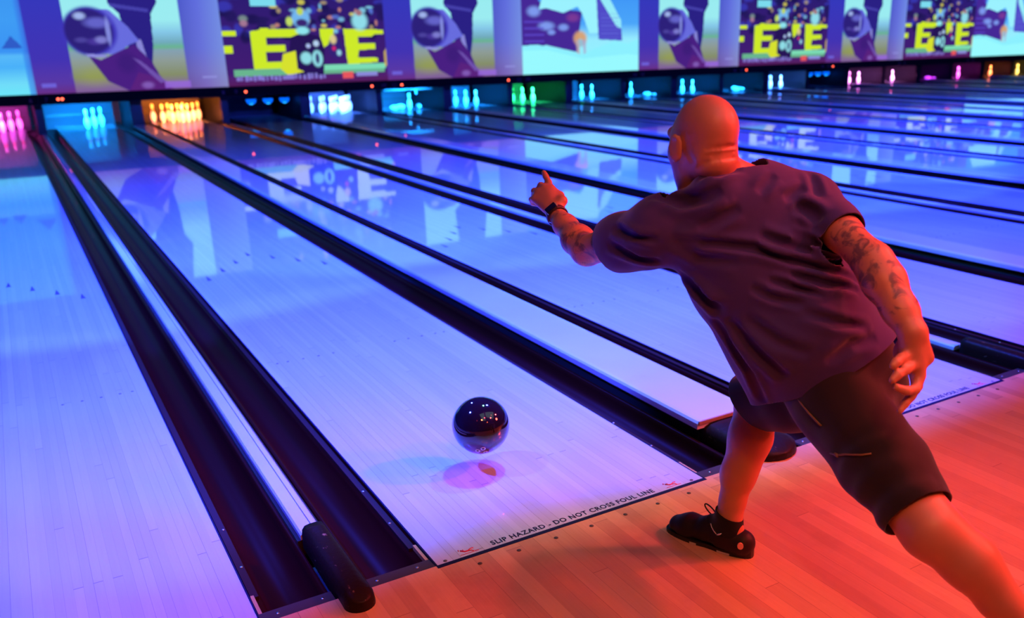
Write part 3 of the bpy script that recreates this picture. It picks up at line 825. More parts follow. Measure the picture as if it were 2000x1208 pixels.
def skin_obj(field, h, name, mat, parent, fn=None, smooth=2, cuts=(), more=()):
    lo, hi = field.bounds()
    for q in more:
        l2, h2 = q.bounds(); lo = np.minimum(lo, l2); hi = np.maximum(hi, h2)
    me = surface_nets(fn or field, lo, hi, h, name)
    if cuts:
        bm = bmesh.new(); bm.from_mesh(me)
        for co, no, cen, rad in cuts:      # remove what lies on the +no side of a plane near cen
            co, no, cen = Vector(co), Vector(no).normalized(), Vector(cen)
            fs = [f for f in bm.faces if (f.calc_center_median() - cen).length < rad]
            geo = set(fs)
            for f in fs: geo.update(f.edges); geo.update(f.verts)
            bmesh.ops.bisect_plane(bm, geom=list(geo), plane_co=co, plane_no=no, dist=1e-5)
            bm.faces.ensure_lookup_table()
            cand = {f for f in bm.faces if (f.calc_center_median() - cen).length < rad + h * 2 and (f.calc_center_median() - co).dot(no) > 1e-5}
            tip = min(cand, key=lambda f: (f.calc_center_median() - cen - no * 0.01).length) if rad < 0.09 else max(cand, key=lambda f: (f.calc_center_median() - co).dot(no) - 0.5 * ((f.calc_center_median() - co) - no * (f.calc_center_median() - co).dot(no)).length)
            kill = {tip}; todo = [tip]
            while todo:
                f = todo.pop()
                for e in f.edges:
                    for g in e.link_faces:
                        if g in cand and g not in kill: kill.add(g); todo.append(g)
            kill = list(kill)
            bmesh.ops.delete(bm, geom=kill, context='FACES')
        seen = set(); best = []
        for f0 in bm.faces:
            if f0 in seen: continue
            comp = [f0]; seen.add(f0); k_ = 0
            while k_ < len(comp):
                for e in comp[k_].edges:
                    for g in e.link_faces:
                        if g not in seen: seen.add(g); comp.append(g)
                k_ += 1
            if len(comp) > len(best): best = comp
        keep = set(best)
        bmesh.ops.delete(bm, geom=[f for f in bm.faces if f not in keep], context='FACES')
        bm.to_mesh(me); bm.free()
    o = link(name, me, mat, parent)
    if smooth:
        s_ = o.modifiers.new('smooth', 'SMOOTH'); s_.factor = 0.5; s_.iterations = smooth
    return o


def mixp(a, b, t): return tuple(np.array(a) * (1 - t) + np.array(b) * t)
def addp(a, *q):
    r_ = np.array(a, float)
    for x in q: r_ = r_ + np.array(x, float)
    return tuple(r_)
def unit(v): v = np.array(v, float); return v / np.linalg.norm(v)


# joints of the bowler, metres in the room
LS = (0.5030, -0.4140, 1.0610); RS = (0.8760, -0.6190, 1.1170)
C7 = (0.6490, -0.5430, 1.2100); HD = (0.6080, -0.4830, 1.2970)
CH = (0.7230, -0.5510, 0.9910); BL = (0.8220, -0.6450, 0.8120); PC = (0.9160, -0.7270, 0.6560)
LH = (0.8460, -0.7860, 0.6180); RH = (0.9690, -0.6850, 0.5930)
RK = (0.9400, -0.3710, 0.4660); RA = (0.8150, -0.4140, 0.1050)
LK = (0.7910, -1.1350, 0.4310); LA = (0.9300, -1.3600, 0.2000)
LE = (0.4730, -0.1390, 0.9620); LW = (0.5080, 0.0880, 1.0280)
RE = (0.8220, -0.8700, 1.0230); RW = (0.7910, -1.0260, 0.8920)
LAT = unit(np.array(RS) - np.array(LS))
AXT = unit(np.array(C7) - np.array(PC))
BACK = unit(np.cross(AXT, LAT)); 
if BACK[1] > 0: BACK = -BACK
FACE = unit((0.07, 0.98, -0.14)); HUP = unit(np.cross(np.cross(FACE, (0.02, -0.12, 1)), FACE)); HSIDE = unit(np.cross(FACE, HUP))   # side = his right

bowler = empty('person', (0.85, -0.75, 0.0), 'bald man in dark T-shirt and black shorts lunging after releasing the ball', 'person')
BO = np.array((0.85, -0.75, 0.0))


def hd(f=0, u=0, s=0): return addp(HD, FACE * f, HUP * u, HSIDE * s)


# --- body: one continuous skin
bd = Field()
bd.ell(hd(-0.014, 0.022), (0.073, 0.095, 0.086), 0.02, ax=HUP, side=HSIDE)      # cranium
bd.ell(hd(0.036, -0.032), (0.070, 0.064, 0.092), 0.03, ax=HUP, side=HSIDE)      # face mass
bd.ell(hd(0.050, -0.100), (0.043, 0.045, 0.030), 0.03, ax=HUP, side=HSIDE)      # jaw
bd.ell(hd(-0.048, -0.045), (0.052, 0.042, 0.050), 0.03, ax=HUP, side=HSIDE)     # occiput to nape
bd.cap(hd(0.084, 0.022, -0.035), hd(0.084, 0.022, 0.035), 0.016, 0.016, 0.015)  # brow ridge
bd.cap(hd(0.092, 0.005), hd(0.108, -0.036), 0.008, 0.012, 0.010)                # nose
for sg in (-1, 1):
    bd.ell(hd(0.104, -0.040, sg * 0.010), (0.008, 0.009, 0.007), 0.006, ax=HUP, side=HSIDE)
    bd.ell(hd(0.094, 0.000, sg * 0.031), (0.015, 0.010, 0.009), -0.010, ax=HUP, side=HSIDE)   # eye socket
    bd.ell(hd(0.068, -0.030, sg * 0.038), (0.018, 0.020, 0.018), 0.02, ax=HUP, side=HSIDE)    # cheek
    bd.ell(hd(0.004, -0.020, sg * 0.083), (0.007, 0.022, 0.037), 0.006, ax=addp(HUP, -FACE * 0.15), side=addp(HSIDE, -FACE * sg * 0.35))
    bd.ell(hd(0.006, -0.018, sg * 0.094), (0.006, 0.010, 0.021), -0.004, ax=HUP, side=HSIDE)  # ear bowl
    bd.cap(hd(-0.010, 0.006, sg * 0.088), hd(0.014, 0.010, sg * 0.086), 0.005, 0.004, 0.005)
bd.cap(hd(0.098, -0.068, -0.018), hd(0.098, -0.068, 0.018), 0.007, 0.007, 0.008, )          # lips
bd.cap(hd(0.095, -0.080, -0.014), hd(0.095, -0.080, 0.014), 0.007, 0.007, 0.008)
bd.ell(hd(0.088, -0.108), (0.018, 0.014, 0.014), 0.015, ax=HUP, side=HSIDE)                 # chin
NB = addp(C7, -BACK * 0.055, -AXT * 0.02); CN = addp(C7, -BACK * 0.062, -AXT * 0.040)
bd.cap(hd(-0.028, -0.050), NB, 0.056, 0.050, 0.03)                                     # neck
for q, off in ((0.10, 0.012), (0.38, 0.015), (0.68, 0.016)):                            # rolls of skin at the nape
    c0 = addp(hd(-0.066, -0.050), (np.array(addp(C7, -BACK * 0.005)) - np.array(hd(-0.066, -0.050))) * q)
    bd.chain([addp(c0, HSIDE * -0.042, FACE * 0.034), addp(c0, HSIDE * -0.024, FACE * 0.008), c0, addp(c0, HSIDE * 0.024, FACE * 0.008), addp(c0, HSIDE * 0.042, FACE * 0.034)], [0.010, 0.013, 0.014, 0.013, 0.010], 0.009)
bd.cap(mixp(LS, CN, 0.10), CN, 0.048, 0.050, 0.04)
bd.cap(mixp(RS, CN, 0.10), CN, 0.048, 0.050, 0.04)
bd.cap(addp(CH, AXT * 0.10), BL, 0.155, 0.150, 0.06, side=LAT, flat=0.66, flatb=0.86)
bd.cap(BL, PC, 0.150, 0.150, 0.05, side=LAT, flat=0.86, flatb=0.80)
bd.cap(LH, mixp(LH, LK, 0.55), 0.098, 0.082, 0.05); bd.cap(mixp(LH, LK, 0.55), LK, 0.082, 0.070, 0.03)
bd.cap(RH, mixp(RH, RK, 0.55), 0.098, 0.080, 0.05); bd.cap(mixp(RH, RK, 0.55), RK, 0.080, 0.058, 0.03)
# right leg below the knee (front, standing)
sh = unit(np.array(RA) - np.array(RK)); cb = unit(np.array((0.35, -0.93, 0)) - sh * np.dot((0.35, -0.93, 0), sh))
bd.chain([RK, addp(mixp(RK, RA, 0.30), cb * 0.012), mixp(RK, RA, 0.62), mixp(RK, RA, 0.85), RA], [0.056, 0.064, 0.052, 0.037, 0.034], 0.03)
bd.cap(addp(mixp(RK, RA, 0.16), cb * 0.022), addp(mixp(RK, RA, 0.48), cb * 0.014), 0.040, 0.034, 0.04)
ft = unit((-0.36, 0.93, 0))                      # right foot points down the lane
heel = addp(RA, -ft * 0.035); heel = (heel[0], heel[1], 0.045)
toe = addp(heel, ft * 0.205); toe = (toe[0], toe[1], 0.035)
bd.chain([RA, (heel[0], heel[1], 0.05)], [0.032, 0.030], 0.03)
bd.chain([RA, mixp(heel, toe, 0.55), toe], [0.034, 0.032, 0.024], 0.02)
# left leg below the knee (trailing)
sl = unit(np.array(LA) - np.array(LK)); cl = unit(np.cross(sl, (0.75, 0.55, 0.3))); 
if cl[2] < 0: cl = -cl
bd.chain([LK, addp(mixp(LK, LA, 0.30), cl * 0.014), mixp(LK, LA, 0.62), mixp(LK, LA, 0.86), LA], [0.066, 0.063, 0.046, 0.034, 0.033], 0.03)
bd.cap(addp(mixp(LK, LA, 0.14), cl * 0.020), addp(mixp(LK, LA, 0.46), cl * 0.020), 0.038, 0.034, 0.04)
lt = (LA[0] + 0.05, LA[1] - 0.05, 0.035)
fL = unit((0.10, 0.55, -0.80)); hL = unit(np.cross(np.cross(fL, (0.1, -1, -0.2)), fL))
bd.chain([LA, addp(LA, hL * 0.030, fL * 0.010)], [0.034, 0.030], 0.03)
bd.chain([LA, addp(LA, hL * 0.030, fL * 0.070), addp(LA, hL * 0.036, fL * 0.150)], [0.034, 0.030, 0.022], 0.02)
# left arm: shoulder, elbow, wrist
bd.chain([LS, mixp(LS, LE, 0.5), LE], [0.056, 0.049, 0.043], 0.03)
bd.chain([LE, mixp(LE, LW, 0.28), mixp(LE, LW, 0.7), LW], [0.043, 0.047, 0.034, 0.027], 0.025, flat=0.9)
bd.chain([RS, mixp(RS, RE, 0.5), RE], [0.056, 0.043, 0.045], 0.03)
bd.chain([RE, mixp(RE, RW, 0.28), mixp(RE, RW, 0.7), RW], [0.047, 0.051, 0.040, 0.031], 0.025, flat=0.92)
# left hand: index raised, other fingers curled, thumb on its side
lk = [(0.5380, 0.1690, 1.0910), (0.5260, 0.1900, 1.0960), (0.5070, 0.1970, 1.0840), (0.4890, 0.1890, 1.0650)]
HS = unit(np.array(lk[0]) - np.array(lk[3]))
bd.cap(LW, mixp(lk[0], lk[2], 0.5), 0.027, 0.036, 0.02, side=HS, flat=0.72, flatb=0.42)
for q in lk: bd.cap(mixp(LW, q, 0.45), q, 0.016, 0.0125, 0.012)
bd.chain([lk[0], (0.5510, 0.2060, 1.1110), (0.5540, 0.2280, 1.1260), (0.5540, 0.2400, 1.1380)], [0.0125, 0.0108, 0.0098, 0.0085], 0.006)
bd.chain([lk[1], (0.5280, 0.2160, 1.1020), (0.5270, 0.2290, 1.0870), (0.5260, 0.2080, 1.0770)], [0.0120, 0.0105, 0.0098, 0.0085], 0.005)
bd.chain([lk[2], (0.5070, 0.2230, 1.0850), (0.5110, 0.2320, 1.0690), (0.5140, 0.2100, 1.0630)], [0.0115, 0.0102, 0.0095, 0.0085], 0.005)
bd.chain([lk[3], (0.4900, 0.2110, 1.0610), (0.4980, 0.2190, 1.0470), (0.5010, 0.1990, 1.0460)], [0.0105, 0.0092, 0.0086, 0.0078], 0.005)
bd.chain([mixp(LW, lk[0], 0.25), (0.5410, 0.1070, 1.0650), (0.5540, 0.1410, 1.0760), (0.5610, 0.1770, 1.0840)], [0.018, 0.0150, 0.0120, 0.0100], 0.012)
# right hand hanging beside the hip
rk = [(0.7710, -1.0340, 0.8440), (0.7800, -1.0470, 0.8230), (0.7940, -1.0540, 0.7950), (0.7920, -1.0520, 0.7680)]
HS2 = unit(np.array(rk[0]) - np.array(rk[3]))
bd.cap(RW, (0.8020, -1.0360, 0.8240), 0.029, 0.041, 0.02, side=HS2, flat=0.85, flatb=0.5)
for q in rk: bd.cap(mixp(RW, q, 0.5), q, 0.018, 0.0135, 0.014)
bd.chain([rk[0], (0.7370, -1.0430, 0.8450), (0.7130, -1.0490, 0.8420), (0.7020, -1.0500, 0.8360)], [0.0135, 0.0115, 0.0105, 0.0092], 0.006)
bd.chain([rk[1], (0.7400, -1.0550, 0.8210), (0.7110, -1.0580, 0.8150), (0.6950, -1.0580, 0.8060)], [0.0135, 0.0118, 0.0105, 0.0092], 0.006)
bd.chain([rk[2], (0.7680, -1.0670, 0.7710), (0.7330, -1.0690, 0.7750), (0.7080, -1.0610, 0.7870)], [0.0130, 0.0115, 0.0105, 0.0092], 0.006)
bd.chain([rk[3], (0.7600, -1.0630, 0.7530), (0.7420, -1.0630, 0.7400), (0.7250, -1.0640, 0.7260)], [0.0120, 0.0105, 0.0095, 0.0080], 0.006)
bd.chain([mixp(RW, rk[0], 0.25), (0.8120, -0.9930, 0.8540), (0.8070, -0.9840, 0.8360), (0.7980, -0.9850, 0.8200)], [0.020, 0.0155, 0.0125, 0.0102], 0.012)

bd.chain([(0.5530, -0.5610, 1.2820), (0.5720, -0.5770, 1.2850), (0.5980, -0.5840, 1.2870), (0.6460, -0.5690, 1.2860)], [0.0030, 0.0045, 0.0045, 0.0030], -0.007)
bd.chain([(0.5510, -0.5570, 1.2650), (0.5680, -0.5730, 1.2680), (0.5960, -0.5840, 1.2710), (0.6400, -0.5760, 1.2710)], [0.0030, 0.0045, 0.0045, 0.0030], -0.007)
bd.chain([(0.5470, -0.5350, 1.2330), (0.5510, -0.5560, 1.2490), (0.5670, -0.5750, 1.2570), (0.5960, -0.5840, 1.2590), (0.6430, -0.5730, 1.2580)], [0.0030, 0.0045, 0.0045, 0.0045, 0.0030], -0.007)
bd.chain([(0.5400, -0.5090, 1.2690), (0.5400, -0.5240, 1.2500), (0.5460, -0.5130, 1.2310)], [0.0030, 0.0045, 0.0030], -0.007)


def shifted(me_obj):      # parent empties sit at BO: keep world coordinates
    me_obj.matrix_parent_inverse = Matrix.Translation(Vector(-BO))
    return me_obj


n = NT('skin'); vec, xyz = n.pos()
base = n.mix(n.noise(vec, 14, 4), (0.62, 0.24, 0.14), (0.52, 0.19, 0.11))
# tattoo ink on both forearms: marbled dark motifs inside the sleeve length
def near(a, b, rad):
    va = n.n('ShaderNodeVectorMath', operation='SUBTRACT'); n.l(vec, va.inputs[0]); va.inputs[1].default_value = a
    ab = Vector(b) - Vector(a)
    dt = n.n('ShaderNodeVectorMath', operation='DOT_PRODUCT'); n.l(va.outputs[0], dt.inputs[0]); dt.inputs[1].default_value = ab / ab.length_squared
    t = n.n('ShaderNodeClamp'); n.l(dt.outputs['Value'], t.inputs[0])
    sc_ = n.n('ShaderNodeVectorMath', operation='SCALE'); sc_.inputs[0].default_value = ab; n.l(t.outputs[0], sc_.inputs['Scale'])
    df = n.n('ShaderNodeVectorMath', operation='SUBTRACT'); n.l(va.outputs[0], df.inputs[0]); n.l(sc_.outputs[0], df.inputs[1])
    ln = n.n('ShaderNodeVectorMath', operation='LENGTH'); n.l(df.outputs[0], ln.inputs[0])
    c = n.n('ShaderNodeClamp'); n.l(n.math('MULTIPLY', n.math('SUBTRACT', rad, ln.outputs['Value']), 60), c.inputs[0]); return c.outputs[0]
mk = n.math('MAXIMUM', n.math('MAXIMUM', near(mixp(RS, RE, .5), RE, 0.08), near(RE, mixp(RE, RW, .62), 0.08)), n.math('MAXIMUM', near(mixp(LS, LE, .5), LE, 0.07), near(LE, mixp(LE, LW, .8), 0.07)))
t1 = n.n('ShaderNodeTexNoise'); t1.inputs['Scale'].default_value = 17; t1.inputs['Detail'].default_value = 5; t1.inputs['Roughness'].default_value = 0.6; t1.inputs['Distortion'].default_value = 1.6
n.l(vec, t1.inputs['Vector'])
tc_ = n.n('ShaderNodeClamp'); n.l(n.math('MULTIPLY', n.math('SUBTRACT', t1.outputs[0], 0.50), 9), tc_.inputs[0])
base = n.mix(n.math('MULTIPLY', n.math('MULTIPLY', mk, tc_.outputs[0]), 0.8), base, (0.10, 0.06, 0.08))
n.set(color=base, rough=0.42, spec=0.45, sss=0.0)
n.bump(n.noise(vec, 180, 3), 0.12, 0.002); M['skin'] = n.mat
shifted(skin_obj(bd, 0.0052, 'body', M['skin'], bowler, smooth=2))

# --- T-shirt
def cloth(name, color, scale=900, rough=0.85, sheen=0.25):
    n = NT(name); vec, xyz = n.pos()
    n.set(color=n.mix(n.noise(vec, 5, 3), color, tuple(c * 0.8 for c in color)), rough=rough, sheen=sheen, spec=0.25)
    n.bump(n.noise(vec, scale, 2), 0.25, 0.001); return n.mat
M['shirt'] = cloth('shirt_jersey', (0.062, 0.030, 0.19))
M['shorts'] = cloth('shorts_twill', (0.018, 0.009, 0.014), 500)
M['zip'] = simple('zip_tape', (0.20, 0.10, 0.03), 0.5)
st = Field()
st.cap(addp(mixp(LS, RS, 0.10), AXT * 0.005), addp(mixp(LS, RS, 0.90), AXT * 0.005), 0.074, 0.074, 0.05)
st.cap(mixp(LS, CN, 0.15), CN, 0.070, 0.068, 0.05)
st.cap(mixp(RS, CN, 0.15), CN, 0.068, 0.060, 0.05)
st.cap(hd(-0.04, -0.12), NB, 0.055, 0.056, 0.03)
st.cap(addp(CH, AXT * 0.12), addp(CH, AXT * -0.06), 0.188, 0.180, 0.06, side=LAT, flat=0.62, flatb=0.72)
st.cap(addp(CH, AXT * -0.04), BL, 0.178, 0.186, 0.06, side=LAT, flat=0.72, flatb=0.84)
st.cap(BL, PC, 0.186, 0.185, 0.06, side=LAT, flat=0.84, flatb=0.80)
st.cap(PC, addp(PC, -AXT * 0.12), 0.185, 0.185, 0.05, side=LAT, flat=0.80, flatb=0.80)
# loose cloth hanging from the belly on his left/front side
st.cap((0.7100, -0.5530, 0.7790), (0.7790, -0.6040, 0.5670), 0.050, 0.050, 0.07)
slv_L = Field(); slv_R = Field()
slv_L.chain([LS, mixp(LS, LE, 0.45), mixp(LS, LE, 0.82)], [0.075, 0.067, 0.060], 0.045)
slv_L.cap((0.5020, -0.3870, 1.0040), (0.4950, -0.2850, 0.9710), 0.052, 0.040, 0.04)
slv_R.chain([RS, mixp(RS, RE, 0.40), mixp(RS, RE, 0.80)], [0.074, 0.056, 0.047], 0.045)
FOLDS = [  # drag lines in the cloth: polyline points, width, depth
    ([(0.490, -0.513, 1.056), (0.566, -0.581, 1.050), (0.643, -0.646, 1.039), (0.727, -0.705, 1.007), (0.827, -0.750, 0.971), (0.912, -0.768, 0.933)], 0.011, 0.0075),
    ([(0.655, -0.647, 1.069), (0.719, -0.686, 1.043), (0.786, -0.715, 1.022), (0.868, -0.732, 0.993)], 0.013, 0.0100),
    ([(0.725, -0.678, 1.072), (0.792, -0.731, 1.042), (0.802, -0.786, 1.019)], 0.010, 0.0070),
    ([(0.755, -0.661, 1.138), (0.783, -0.677, 1.127), (0.792, -0.701, 1.116), (0.794, -0.723, 1.102)], 0.014, 0.0080),
    ([(0.660, -0.683, 0.960), (0.715, -0.723, 0.943), (0.775, -0.767, 0.926)], 0.010, 0.0060),
    ([(0.709, -0.707, 0.975), (0.778, -0.753, 0.950), (0.878, -0.784, 0.927)], 0.011, 0.0080),
    ([(0.630, -0.657, 0.942), (0.667, -0.698, 0.920), (0.724, -0.754, 0.903)], 0.010, 0.0050),
    ([(0.539, -0.554, 1.088), (0.576, -0.591, 1.114), (0.622, -0.614, 1.139)], 0.013, 0.0050),
    ([(0.544, -0.481, 0.956), (0.559, -0.542, 0.924), (0.596, -0.609, 0.875)], 0.013, 0.0080),
    ([(0.554, -0.515, 0.933), (0.569, -0.564, 0.898), (0.592, -0.593, 0.857)], 0.012, 0.0080),
    ([(0.851, -0.612, 1.209), (0.828, -0.662, 1.183), (0.815, -0.686, 1.153)], 0.012, 0.0040),
    ([(0.496, -0.423, 1.153), (0.525, -0.499, 1.143), (0.553, -0.570, 1.167), (0.579, -0.589, 1.187)], 0.014, 0.0090),
    ([(0.551, -0.534, 1.207), (0.586, -0.574, 1.222), (0.656, -0.574, 1.229)], 0.010, 0.0060),
    ([(0.669, -0.624, 1.173), (0.699, -0.624, 1.194), (0.731, -0.618, 1.210)], 0.012, 0.0040),
    ([(0.431, -0.338, 1.069), (0.428, -0.423, 1.062), (0.463, -0.491, 1.056)], 0.010, 0.0070),
    ([(0.417, -0.327, 1.025), (0.440, -0.407, 1.008), (0.486, -0.474, 0.996)], 0.011, 0.0070),
    ([(0.485, -0.509, 1.056), (0.547, -0.553, 1.014), (0.613, -0.632, 1.006)], 0.014, 0.0040),
    ([(0.732, -0.650, 1.153), (0.763, -0.655, 1.164), (0.798, -0.657, 1.174)], 0.012, 0.0040),
    ([(0.590, -0.566, 0.848), (0.625, -0.610, 0.778), (0.655, -0.647, 0.707), (0.715, -0.635, 0.603)], 0.012, 0.0090),
    ([(0.601, -0.606, 0.851), (0.634, -0.664, 0.792), (0.664, -0.710, 0.748), (0.696, -0.735, 0.708)], 0.014, 0.0090),
    ([(0.621, -0.648, 0.863), (0.667, -0.726, 0.812), (0.728, -0.785, 0.781)], 0.014, 0.0050),
    ([(0.714, -0.755, 0.887), (0.784, -0.803, 0.860), (0.885, -0.826, 0.830)], 0.012, 0.0050),
    ([(0.759, -0.803, 0.757), (0.822, -0.825, 0.801), (0.902, -0.836, 0.807)], 0.014, 0.0040),
]

dL = unit(np.array(LE) - np.array(LS)); cL = (0.4630, -0.2590, 0.9880)
dR = unit(np.array(RE) - np.array(RS)); cR = (0.8580, -0.7600, 1.0750)


def shirt_fn(P):
    d = st(P)
    for fld, c_, n_ in ((slv_L, cL, dL), (slv_R, cR, dR)):
        e = np.maximum(fld(P), (P - V3(c_)) @ n_)
        h_ = np.clip(0.5 + 0.5 * (d - e) / 0.045, 0, 1)
        d = d * (1 - h_) + e * h_ - 0.045 * h_ * (1 - h_)
    nb_ = np.abs(d) < 0.035
    if nb_.any():
        Q = P[nb_]; e = np.zeros(len(Q))
        for pts, w_, dep in FOLDS:
            best = np.full(len(Q), 9.0); tt = np.zeros(len(Q)); m_ = len(pts) - 1
            for i in range(m_):
                a = V3(pts[i]); ab = V3(pts[i+1]) - a
                t = np.clip(((Q - a) @ ab) / ab.dot(ab), 0, 1)
                dd = np.linalg.norm(Q - a - t[:, None] * ab, axis=1)
                b_ = dd < best; best = np.where(b_, dd, best); tt = np.where(b_, (i + t) / m_, tt)
            env = np.sin(np.clip(tt, 0, 1) * PI) ** 0.6
            x = best / w_
            e += 2.6 * dep * env * (np.exp(-x * x) - 0.45 * np.exp(-((x - 2.0) ** 2) * 1.2))
        d[nb_] += e
    return d


CP = (0.5990, -0.5460, 1.2190); CNO = unit(np.cross(np.array((0.6460, -0.5710, 1.2280)) - np.array((0.5430, -0.5190, 1.2020)), np.array((0.7250, -0.4880, 1.1530)) - np.array((0.6460, -0.5710, 1.2280))))
if CNO[2] < 0: CNO = -CNO
HEMN = unit(-AXT * 0.95 + BACK * 0.10)
hem_pt = (0.8070, -0.8120, 0.7100)
shirt = shifted(skin_obj(st, 0.0055, 'shirt', M['shirt'], bowler, fn=shirt_fn, smooth=1, more=(slv_L, slv_R), cuts=[
    (hem_pt, HEMN, PC, 0.45),
    (addp(cL, dL * -0.004), dL, cL, 0.085), (addp(cR, dR * -0.004), dR, cR, 0.080),
    (CP, CNO, addp(CP, CNO * 0.04, -BACK * 0.04), 0.14)]))
sm = shirt.modifiers.new('thickness', 'SOLIDIFY'); sm.thickness = 0.003; sm.offset = -1

# --- shorts
so = Field()
so.cap(addp(PC, AXT * 0.06), PC, 0.160, 0.168, 0.05, side=LAT, flat=0.84, flatb=0.86)
so.cap(LH, mixp(LH, LK, 0.5), 0.118, 0.108, 0.05); so.cap(mixp(LH, LK, 0.5), addp(LK, unit(np.array(LK) - np.array(LH)) * 0.06), 0.103, 0.081, 0.03)
so.cap(RH, mixp(RH, RK, 0.5), 0.118, 0.104, 0.05); so.cap(mixp(RH, RK, 0.5), addp(RK, unit(np.array(RK) - np.array(RH)) * 0.06), 0.104, 0.092, 0.03)
so.ell(addp(PC, BACK * 0.06, -AXT * 0.05), (0.13, 0.075, 0.09), 0.05, ax=AXT, side=LAT)
SN = random.Random(4)


def shorts_fn(P):
    d = so(P); nb_ = np.abs(d) < 0.03
    if nb_.any():
        Q = P[nb_]
        ax_ = unit(np.array(LK) - np.array(LH)); t = Q @ ax_; s_ = Q @ unit(np.cross(ax_, (0.3, -0.5, 0.8)))
        d[nb_] += 0.0035 * np.sin(t * 85 + 3.5 * np.sin(s_ * 16)) * np.clip(np.sin(s_ * 23 + t * 11), 0, 1) + 0.003 * np.sin(s_ * 40 + 2 * np.sin(t * 20))
    return d


tL = unit(np.array(LK) - np.array(LH)); tR = unit(np.array(RK) - np.array(RH))
cutL = (0.7740, -1.0980, 0.4670)
kneecut = addp(RK, tR * -0.005)
shorts = shifted(skin_obj(so, 0.0055, 'shorts', M['shorts'], bowler, fn=shorts_fn, smooth=1, cuts=[
    (cutL, tL, LK, 0.22), (kneecut, unit(tR + np.array((0, 0, -0.55))), RK, 0.20)]))
sm = shorts.modifiers.new('thickness', 'SOLIDIFY'); sm.thickness = 0.003; sm.offset = -1

# zips on the shorts
zp = MB(); zp.tube([(0.7350, -0.7380, 0.6480), (0.7290, -0.7630, 0.6370), (0.7270, -0.7920, 0.6220), (0.7230, -0.8200, 0.6130), (0.7240, -0.8380, 0.6050)], 0.0028, 6)
shifted(tag(zp.build('pocket_zip', M['zip'], bowler), 'tan zip of the side pocket'))
zp = MB(); zp.tube([(0.7160, -0.8810, 0.5480), (0.7130, -0.9070, 0.5540), (0.7110, -0.9300, 0.5660), (0.7120, -0.9530, 0.5740), (0.7190, -0.9740, 0.5800), (0.7290, -0.9940, 0.5890)], 0.0026, 6)
zp.tube([(0.7130, -0.8970, 0.5540), (0.7130, -0.9100, 0.5520)], 0.0045, 6)
shifted(tag(zp.build('thigh_zip', M['zip'], bowler), 'tan zip across the thigh pocket'))

# --- bowling shoe with sole, laces, heel badge; sock
def foot_frame(h_, t_):
    f_ = unit(np.array(t_) - np.array(h_)); return f_
M['shoe'] = simple('shoe_leather', (0.014, 0.006, 0.008), 0.55, spec=0.3)
M['sole'] = simple('shoe_sole', (0.010, 0.007, 0.007), 0.5)
M['white_sole'] = simple('pale_sole_edge', (0.6, 0.5, 0.42), 0.5)
M['lace'] = simple('lace_cord', (0.012, 0.008, 0.008), 0.7)
M['badge'] = simple('heel_badge', (0.75, 0.35, 0.28), 0.4)
M['sock'] = cloth('black_sock', (0.008, 0.008, 0.010), 700, 0.9, 0.1)
M['silver'] = simple('reflective_print', (0.75, 0.68, 0.85), 0.3)


